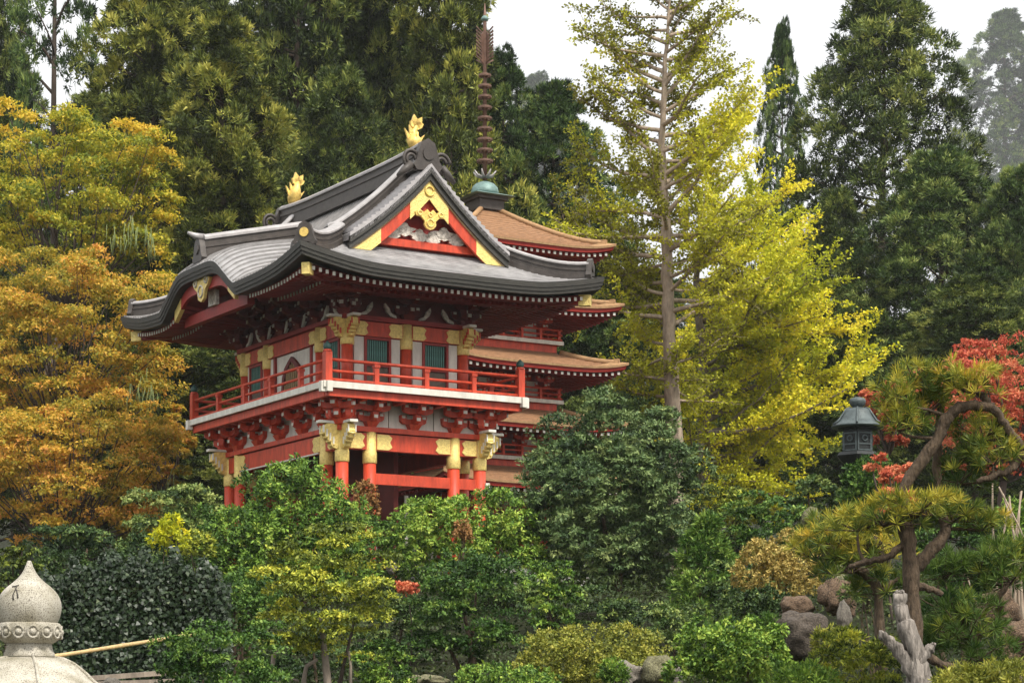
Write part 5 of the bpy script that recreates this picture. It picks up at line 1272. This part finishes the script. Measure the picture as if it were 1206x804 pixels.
# pale bare-stemmed shrub at the right edge
def bare():
    Y = 33.0; b = at(1195, 680, Y); g0 = gz(b.x, Y); o = empty('bare_shrub', (b.x, Y, g0), 0, 'pale bare stemmed shrub at the right edge beneath the pine arch', 'shrub'); rng = np.random.default_rng(9)
    for i in range(9):
        e = at(1172 + i * 6 + rng.normal() * 4, 560 + rng.random() * 30, Y + rng.normal() * .2) - Vector((b.x, Y, g0))
        pts, rr = limb_to(rng, (rng.normal() * .08, rng.normal() * .08, -.05), e, .032, .012, 7, .1); MB().tube(pts, rr, 6).build('stem', BARK['bark_pale'], o)
    for e in ((1135, 655), (1165, 640)):
        pts, rr = limb_to(rng, (0, 0, .9), at(e[0], e[1], Y) - Vector((b.x, Y, g0)), .02, .01, 7, .2); MB().tube(pts, rr, 6).build('stem', BARK['bark_pale'], o)
bare()
# visible bare limbs under the layered pine
def pale_limbs():
    Y = 30.6; b = at(380, 830, Y); g0 = gz(b.x, Y); org = Vector((b.x, Y, g0)); s = Y / F
    o = [x for x in S.objects if x.name.startswith('layered_pine')][0]; off = org - o.location
    for pts, rad in (([(388, 850), (387, 800), (384, 770), (380, 735), (377, 712)], [5.5, 5, 4.5, 3.0, 1.2]), ([(345, 815), (330, 795), (321, 775), (322, 758), (328, 752)], [3.5, 3.2, 3, 2.6, 2]), ([(324, 770), (338, 782), (352, 788)], [2.5, 2.2, 1.8]), ([(360, 812), (358, 785), (361, 770), (374, 762)], [3.2, 3, 2.6, 2]), ([(412, 800), (413, 770), (411, 752)], [2, 1.8, 1.4])):
        P3 = [at(x, y + 14, Y + .25) - org + off for x, y in pts]; P3[0].z = -.1
        MB().tube(P3, [r * s for r in rad], 8).build('limb', BARK['bark_grey'], o)
pale_limbs()

# ---- understorey scattered over the slope (uncountable)
rng = np.random.default_rng(120); n = 70000
yv = np.where(rng.random(n) < .75, rng.uniform(24, 60, n), rng.uniform(19, 92, n)); xv = rng.uniform(-1, 1, n) * (yv * .25 + 2.0)
keep = ~((xv > -13) & (xv < 3.5) & (yv > 57) & (yv < 74) & (np.abs(xv + 5) < 7)); xv, yv = xv[keep], yv[keep]; n = len(xv)
hh = np.abs(rng.normal(size=n)) * .24 * (1 + .8 * np.sin(xv * 1.1) * np.cos(yv * .8))
Pn = np.stack([xv, yv, ground(xv, yv) + np.clip(hh, 0, .6)], 1); rn = rng.normal(size=(n, 3))
sz = np.clip(yv / F * 5.5, .05, .2) * rng.uniform(.7, 1.4, n)
us_ = link('undergrowth', leaf_mesh('undergrowth', Pn, unit(rn * .7 + ZUP * .4), unit(rn[::-1] * .5 + ZUP), sz, sz * .5, .45 + .2 * np.sin(xv * .6 + 1) * np.cos(yv * .35) + rng.normal(size=n) * .15, LM['moss']), None, kind='stuff')
us_['label'] = 'low leafy undergrowth covering the slope between the shrubs'

# ================================================================== ROCKS
def rock(label, px, py, wpx, hpx, Y, m, seed, name='rock', cat='rock', depth=.8, sharp=.35):
    bm = bmesh.new(); bmesh.ops.create_icosphere(bm, subdivisions=4, radius=1.0); rng = np.random.default_rng(seed); o3 = Vector(tuple(rng.uniform(-9, 9, 3)))
    for v in bm.verts:
        p = v.co.copy(); d = 1 + sharp * mnoise.noise(p * 1.1 + o3) + .5 * sharp * mnoise.noise(p * 2.7 + o3) + .16 * sharp * mnoise.noise(p * 7 + o3) + .10 * sharp * mnoise.noise(p * 15 + o3)
        v.co = p * d
    me = bpy.data.meshes.new(name); bm.to_mesh(me); bm.free(); me.materials.append(m); me.polygons.foreach_set('use_smooth', [True] * len(me.polygons))
    s = Y / F; c_ = at(px, py, Y)
    o = link(name, me, None, c_, (0, 0, rng.uniform(0, 6)), (wpx / 2 * s, wpx / 2 * s * depth, hpx / 2 * s)); return tag(o, label, cat)
RK = {'dark': mat('dark_purple_rock', (0.045, 0.036, 0.028), .95, 0, .55, 13, 1.2, 22, col2=(.10, .08, .062)), 'red': mat('reddish_rock', (0.065, 0.042, 0.028), .95, 0, .55, 10, 1.2, 14, col2=(.16, .105, .065)),
      'pale': mat('pale_rock', (0.22, 0.195, 0.16), .9, 0, .45, 6, 1.2, 14), 'moss': mat('moss_stained_rock', (0.085, 0.075, 0.05), .95, 0, .55, 9, 1.2, 12, col2=(.18, .17, .09))}
rock('large dark round boulder in the right of the garden', 940, 748, 76, 64, 31, RK['dark'], 1)
rock('reddish brown rock resting above the large dark boulder', 939, 714, 44, 28, 34, RK['red'], 2)
rock('rust stained craggy rock beneath the yellow pine', 992, 704, 44, 46, 34, RK['red'], 3, sharp=.6)
rock('small upright white stone beside the dark boulder', 994, 727, 17, 34, 31, RK['pale'], 4)
rock('pale mossy rock under the low pine', 1005, 680, 60, 34, 36, RK['moss'], 5, sharp=.5)
rock('grey brown rock split by a crack at bottom centre', 772, 792, 44, 42, 32.5, RK['moss'], 6, sharp=.5)
rock('pale flat topped rock left of the cracked rock', 738, 797, 44, 34, 32.5, RK['pale'], 7, sharp=.5)
rock('small pale rock right of the cracked rock', 795, 800, 22, 36, 32.4, RK['pale'], 8)
rock('brown rock face under the golden needles at right', 1176, 718, 52, 52, 29, RK['red'], 9, sharp=.5)
rock('tan rock at the lower right edge', 1198, 762, 56, 52, 28, RK['red'], 10, sharp=.5)
rock('small grey stone low in the left bottom corner', 131, 806, 22, 16, 24, RK['pale'], 11)
rock('long flat grey stone under the cloud pruned bush', 500, 802, 60, 18, 35, RK['moss'], 12)
rock('pale stone peeking through the layered pine top right', 461, 668, 14, 14, 36, RK['pale'], 13)
rock('tan stone half hidden by the bright green tree', 246, 694, 16, 14, 38, RK['pale'], 14)
rock('pale mossy stone left of the yellow pine', 956, 612, 24, 26, 46, RK['moss'], 15)
# sprig of red leaves
shrub('red_shrub', 'tiny red leaved shrub between the layered pine and cloud bush', 'shrub', 478, 684, 700, 30, 37.5, 'maple_red', 'pads', 'flat', 12, .5, 9, 7, 4.2, seed=85, tint=.1, stems=1, bark='bark_dark')

# ================================================================== STONE LANTERN (near left)
granite, gt, gp = new_mat('speckled_granite')
N_ = gt.nodes.new; L_ = gt.links.new
tcn = N_('ShaderNodeTexCoord'); v1_ = N_('ShaderNodeTexVoronoi'); v1_.inputs['Scale'].default_value = 95; n1 = N_('ShaderNodeTexNoise'); n1.inputs['Scale'].default_value = 150; n1.inputs['Detail'].default_value = 3
n2 = N_('ShaderNodeTexNoise'); n2.inputs['Scale'].default_value = 7; n2.inputs['Detail'].default_value = 6
for q_ in (v1_, n1, n2): L_(tcn.outputs['Object'], q_.inputs['Vector'])
r1 = N_('ShaderNodeValToRGB'); e = r1.color_ramp.elements; e[0].position = .34; e[0].color = (.17, .15, .12, 1); e[1].position = .50; e[1].color = (.50, .465, .385, 1)
r2 = N_('ShaderNodeValToRGB'); e = r2.color_ramp.elements; e[0].position = .3; e[0].color = (.52, .50, .42, 1); e[1].position = .62; e[1].color = (1, 1, 1, 1)
mxx = N_('ShaderNodeMix'); mxx.data_type = 'RGBA'; mxx.blend_type = 'MULTIPLY'; mxx.inputs[0].default_value = 1
L_(n1.outputs['Fac'], r1.inputs['Fac']); L_(n2.outputs['Fac'], r2.inputs['Fac']); L_(r1.outputs['Color'], mxx.inputs[6]); L_(r2.outputs['Color'], mxx.inputs[7]); L_(mxx.outputs[2], gp.inputs['Base Color'])
bp = N_('ShaderNodeBump'); bp.inputs['Strength'].default_value = .7; bp.inputs['Distance'].default_value = .006; L_(n1.outputs['Fac'], bp.inputs['Height']); L_(bp.outputs['Normal'], gp.inputs['Normal']); gp.inputs['Roughness'].default_value = .9
LY = 12.5; ls = LY / F; lc = at(34.5, 850, LY); lg = gz(lc.x, LY)
lan = empty('stone_lantern', (lc.x, LY, lg), 0, 'pale speckled granite lantern with onion shaped jewel at bottom left', 'stone lantern')
def lz(y): return CAMZ + (850 - y) * ls - lg
def lp(pts): return [(r * ls, lz(y)) for r, y in pts]
def smooth_prof(pts, k=4):
    P_ = [Vector((a, b, 0)) for a, b in pts]; o_ = []
    for j in range(len(P_) - 1):
        p0, p1, p2, p3 = P_[max(j - 1, 0)], P_[j], P_[j + 1], P_[min(j + 2, len(P_) - 1)]
        for q_ in range(k):
            t = q_ / k; v = .5 * ((2 * p1) + (p2 - p0) * t + (2 * p0 - 5 * p1 + 4 * p2 - p3) * t * t + (3 * p1 - p0 - 3 * p2 + p3) * t ** 3); o_.append((max(v.x, .0005), v.y))
    return o_ + [pts[-1]]
MB().lathe(smooth_prof(lp([(32.5, 733.5), (35.5, 726), (37.3, 717), (36.6, 708), (33, 699.5), (26.5, 692), (18, 685), (11, 678), (6.5, 671), (3.6, 664), (2, 660)])), n=56).build('jewel', granite, lan)
rg = MB().lathe(smooth_prof(lp([(27, 757.5), (33.5, 753), (37, 746), (37.4, 739), (36, 734.5), (33, 733)])), n=56).build('lotus_collar', granite, lan)
for i in range(14):
    a = i * 2 * math.pi / 14 + .1; mb = MB(); r = 36.2 * ls; cz = lz(744.5)
    ring = [Vector((math.cos(a + math.cos(q_) * .165) * r * (1 + .035), math.sin(a + math.cos(q_) * .165) * r * (1 + .035), cz + math.sin(q_) * 7.0 * ls)) for q_ in np.linspace(0, 2 * math.pi, 15)]
    mb.tube(ring, 1.5 * ls, 6)
    p = [(math.cos(a) * r * 1.02, math.sin(a) * r * 1.02, cz)]
    bmp = Vector((math.cos(a), math.sin(a), 0)) * r * 1.0 + Vector((0, 0, cz))
    mb.lathe([(.1 * ls, -4.2 * ls), (3.4 * ls, -2.6 * ls), (4.2 * ls, 0), (3.4 * ls, 2.6 * ls), (.1 * ls, 4.2 * ls)], tuple(bmp), 10)
    mb.build('lotus_petal', granite, rg)
MB().lathe(lp([(29.5, 773.5), (29.8, 772), (29.3, 768.5), (28, 767), (26.6, 762), (26.2, 757)]), n=56).build('neck', granite, lan)
roof_l = MB().lathe(smooth_prof(lp([(60, 868), (120, 862), (126, 846), (112, 832), (92, 813), (76, 800), (67, 791), (55, 782), (42, 776), (30, 773.8)])), n=64).build('lantern_roof', granite, lan)
for i in range(6):
    a = -math.pi / 2 + .34 + i * math.pi / 3
    pts = [(r + 1.0, y) for r, y in ((30, 774), (42, 776), (55, 782), (67, 791), (76, 800), (92, 813), (112, 832))]
    MB().tube([(math.cos(a) * r * ls, math.sin(a) * r * ls, lz(y)) for r, y in pts], [2.2 * ls] * 7, 7).build('roof_rib', granite, roof_l)
MB().lathe(lp([(56, 930), (58, 925), (58, 870), (52, 866)]), n=6, smooth=False).build('fire_box', granite, lan)
MB().lathe(lp([(60, 965), (96, 955), (96, 942), (70, 931), (40, 930)]), n=6, smooth=False).build('middle_platform', granite, lan)
zb = (lg - CAMZ) / -ls + 850
MB().lathe([(52 * ls, 0.25), (44 * ls, .33), (38 * ls, .5), (38 * ls, lz(985)), (46 * ls, lz(966))], n=32).build('shaft', granite, lan)
MB().lathe([(112 * ls, -.05), (112 * ls, .12), (86 * ls, .24), (50 * ls, .26)], n=6, smooth=False).build('lantern_base', granite, lan)
# dark mark cut in the jewel
mk = MB(); fx = -1
def on_jewel(px, py):
    prof_ = [(733, 33), (726, 35.5), (717, 37.3), (708, 36.6), (699.5, 33), (692, 26.5), (685, 18)]
    r = np.interp(-py, [-a for a, b in prof_], [b for a, b in prof_]); dx = px - 34.5
    return Vector((dx * ls, -math.sqrt(max(r * r - dx * dx, 1)) * ls - .0015, lz(py)))
for st in ([(19.5, 692), (23, 691.5), (27.5, 690.5)], [(25, 690.5), (24.5, 696), (22.5, 702), (23.5, 708)], [(26, 696), (28, 702), (29, 706)]):
    mk.tube([on_jewel(*p) for p in st], .0045, 6)
mk.build('cut_mark', mat('dark_lichen_stain', (.05, .045, .038), .95, 0, .4, 40), lan, kind='stuff')

# bamboo handrail and the low step behind the lantern
bam = mat('dry_bamboo', (.52, .36, .16), .5, 0, .3, 5, .15, 30, stretch=(6, 6, 6))
a, b = at(-40, 789, 18.0), at(232, 746, 21.0); g0 = gz(a.x, a.y)
hr = empty('bamboo_handrail', (a.x, a.y, g0), 0, 'long tan bamboo rail sloping behind the stone lantern', 'handrail')
A_, B_ = a - Vector((a.x, a.y, g0)), b - Vector((a.x, a.y, g0))
MB().tube([A_.lerp(B_, t) for t in lin(0, 1, 12)], [.019 + .001 * math.sin(i * 2) for i in range(12)], 10).build('pole', bam, hr)
for t in (.08, .22, .36, .5, .64, .78, .92):
    p = A_.lerp(B_, t); d = (B_ - A_).normalized() * .008; MB().tube([p - d, p + d], .0225, 10).build('bamboo_node', bam, hr)
for t in (.02,):
    p = A_.lerp(B_, t); z0 = gz(a.x + p.x, a.y + p.y) - g0 - .1; MB().tube([(p.x, p.y + .03, z0), (p.x, p.y + .03, p.z + .02)], .03, 8).build('post', BARK['bark_brown'], hr)
sa = at(95, 800, 25.0)
stp = empty('garden_step', (sa.x, 25.0, gz(sa.x, 25.0)), 0, 'weathered brown plank step edge in the bottom left', 'step')
for k, (y0, y1, h_) in enumerate(((801, 791, .055), (808, 803, .08))):
    p, q_ = at(70, y0, 25.0) - Vector((sa.x, 0, 0)), at(205, y1, 25.8) - Vector((sa.x, 0, 0)); zz = gz(sa.x, 25.0)
    p = Vector((p.x, 0 - k * .12, p.z - zz)); q_ = Vector((q_.x, .8 - k * .12, q_.z - zz))
    MB().bar(p, q_, .16, h_).build('plank', BARK['bark_grey'], stp)
MB().bar(Vector((-.3, .2, -.1)), Vector((.9, .8, -.02)), .2, 1.5).build('riser', M['soil'], stp)

# ================================================================== BRONZE LANTERN (right)
BY = 55.0; bs = BY / F; bc = at(1010, 850, BY); bg_ = gz(bc.x, BY)
brz = mat('dark_bronze', (0.020, 0.023, 0.023), .5, .4, .4, 8, .3, 30); brl = mat('pale_patina_bronze', (0.07, 0.088, 0.088), .5, .25, .35, 7, .3, 26)
bl = empty('bronze_lantern', (bc.x, BY, bg_), .35, 'dark bronze lantern with grey domed roof beside the yellow ginkgo', 'bronze lantern')
def bz(y): return CAMZ + (850 - y) * bs - bg_
def bp_(pts): return [(r * bs, bz(y)) for r, y in pts]
rfb = MB().lathe(smooth_prof(bp_([(26, 504.5), (29.5, 504), (30.5, 501.5), (24.5, 497), (18.5, 488), (15.5, 483), (8.5, 480.5)])), n=48).build('lantern_roof', brl, bl)
MB().lathe(smooth_prof(bp_([(6.5, 481), (6.5, 479), (8.5, 477), (9.8, 473), (8.5, 469.5), (4.5, 468), (1, 467.5)])), n=24).build('knob', brl, rfb)
MB().lathe(bp_([(26, 506), (26, 504.4)]), n=6, smooth=False).build('roof_lining', brz, rfb)
for i in range(6):
    a = i * math.pi / 3; MB().tube([(math.cos(a) * r * bs, math.sin(a) * r * bs, bz(y)) for r, y in ((9, 480), (15.5, 482.5), (19, 487.5), (25.5, 496.5), (32, 500.8))], [1.2 * bs] * 5, 6).build('roof_rib', brl, rfb)
bx_ = MB().lathe(bp_([(19, 533), (19, 506)]), n=6, smooth=False).build('fire_box', brz, bl)
for i in range(6):
    a = i * math.pi / 3 + math.pi / 6; c_ = Vector((math.cos(a), math.sin(a), 0)); t_ = Vector((-c_.y, c_.x, 0)); ap_ = 16.6 * bs
    fr = MB()
    for s_ in (-1, 1): fr.bar(c_ * ap_ + t_ * s_ * 8.2 * bs + Vector((0, 0, bz(532))), c_ * ap_ + t_ * s_ * 8.2 * bs + Vector((0, 0, bz(510))), 1.6 * bs, 1.6 * bs, c_)
    for y in (531, 524, 511): fr.bar(c_ * ap_ - t_ * 8.8 * bs + Vector((0, 0, bz(y))), c_ * ap_ + t_ * 8.8 * bs + Vector((0, 0, bz(y))), 1.5 * bs, 1.5 * bs)
    f_ = fr.build('panel_frame', brl, bx_)
    MB().tube([c_ * (ap_ + .01) + t_ * math.cos(q_) * 3.2 * bs + Vector((0, 0, bz(517.5) + math.sin(q_) * 3.2 * bs)) for q_ in np.linspace(0, 2 * math.pi, 13)], 1.1 * bs, 5).build('round_crest', brl, f_)
MB().lathe(bp_([(16, 548), (24, 541), (27, 537), (24, 533), (19, 532.8)]), n=6, smooth=False).build('platform', brz, bl)
MB().lathe(bp_([(15, 575), (12, 568), (12, 552), (15, 548)]), n=20).build('shaft_top', brz, bl)
MB().lathe([(14 * bs, .3), (12 * bs, bz(580)), (15.5 * bs, bz(575))], n=20).build('shaft', brz, bl)
MB().lathe([(30 * bs, -.1), (30 * bs, .15), (18 * bs, .32)], n=6, smooth=False).build('lantern_base', brz, bl)

# ================================================================== AIR
hz = bpy.data.materials.new('thin_haze'); hz.use_nodes = True; ht = hz.node_tree; ht.nodes.clear()
ho = ht.nodes.new('ShaderNodeOutputMaterial'); hv = ht.nodes.new('ShaderNodeVolumePrincipled'); hv.inputs['Color'].default_value = (.93, .95, .97, 1); hv.inputs['Density'].default_value = 0.00014; hv.inputs['Anisotropy'].default_value = 0.0
ht.links.new(hv.outputs[0], ho.inputs['Volume'])
zt = 360.0
o = MB().box((0, 610, (zt - 2) / 2), (1080, 1420, zt + 2)).build('haze', hz); o['kind'] = 'stuff'
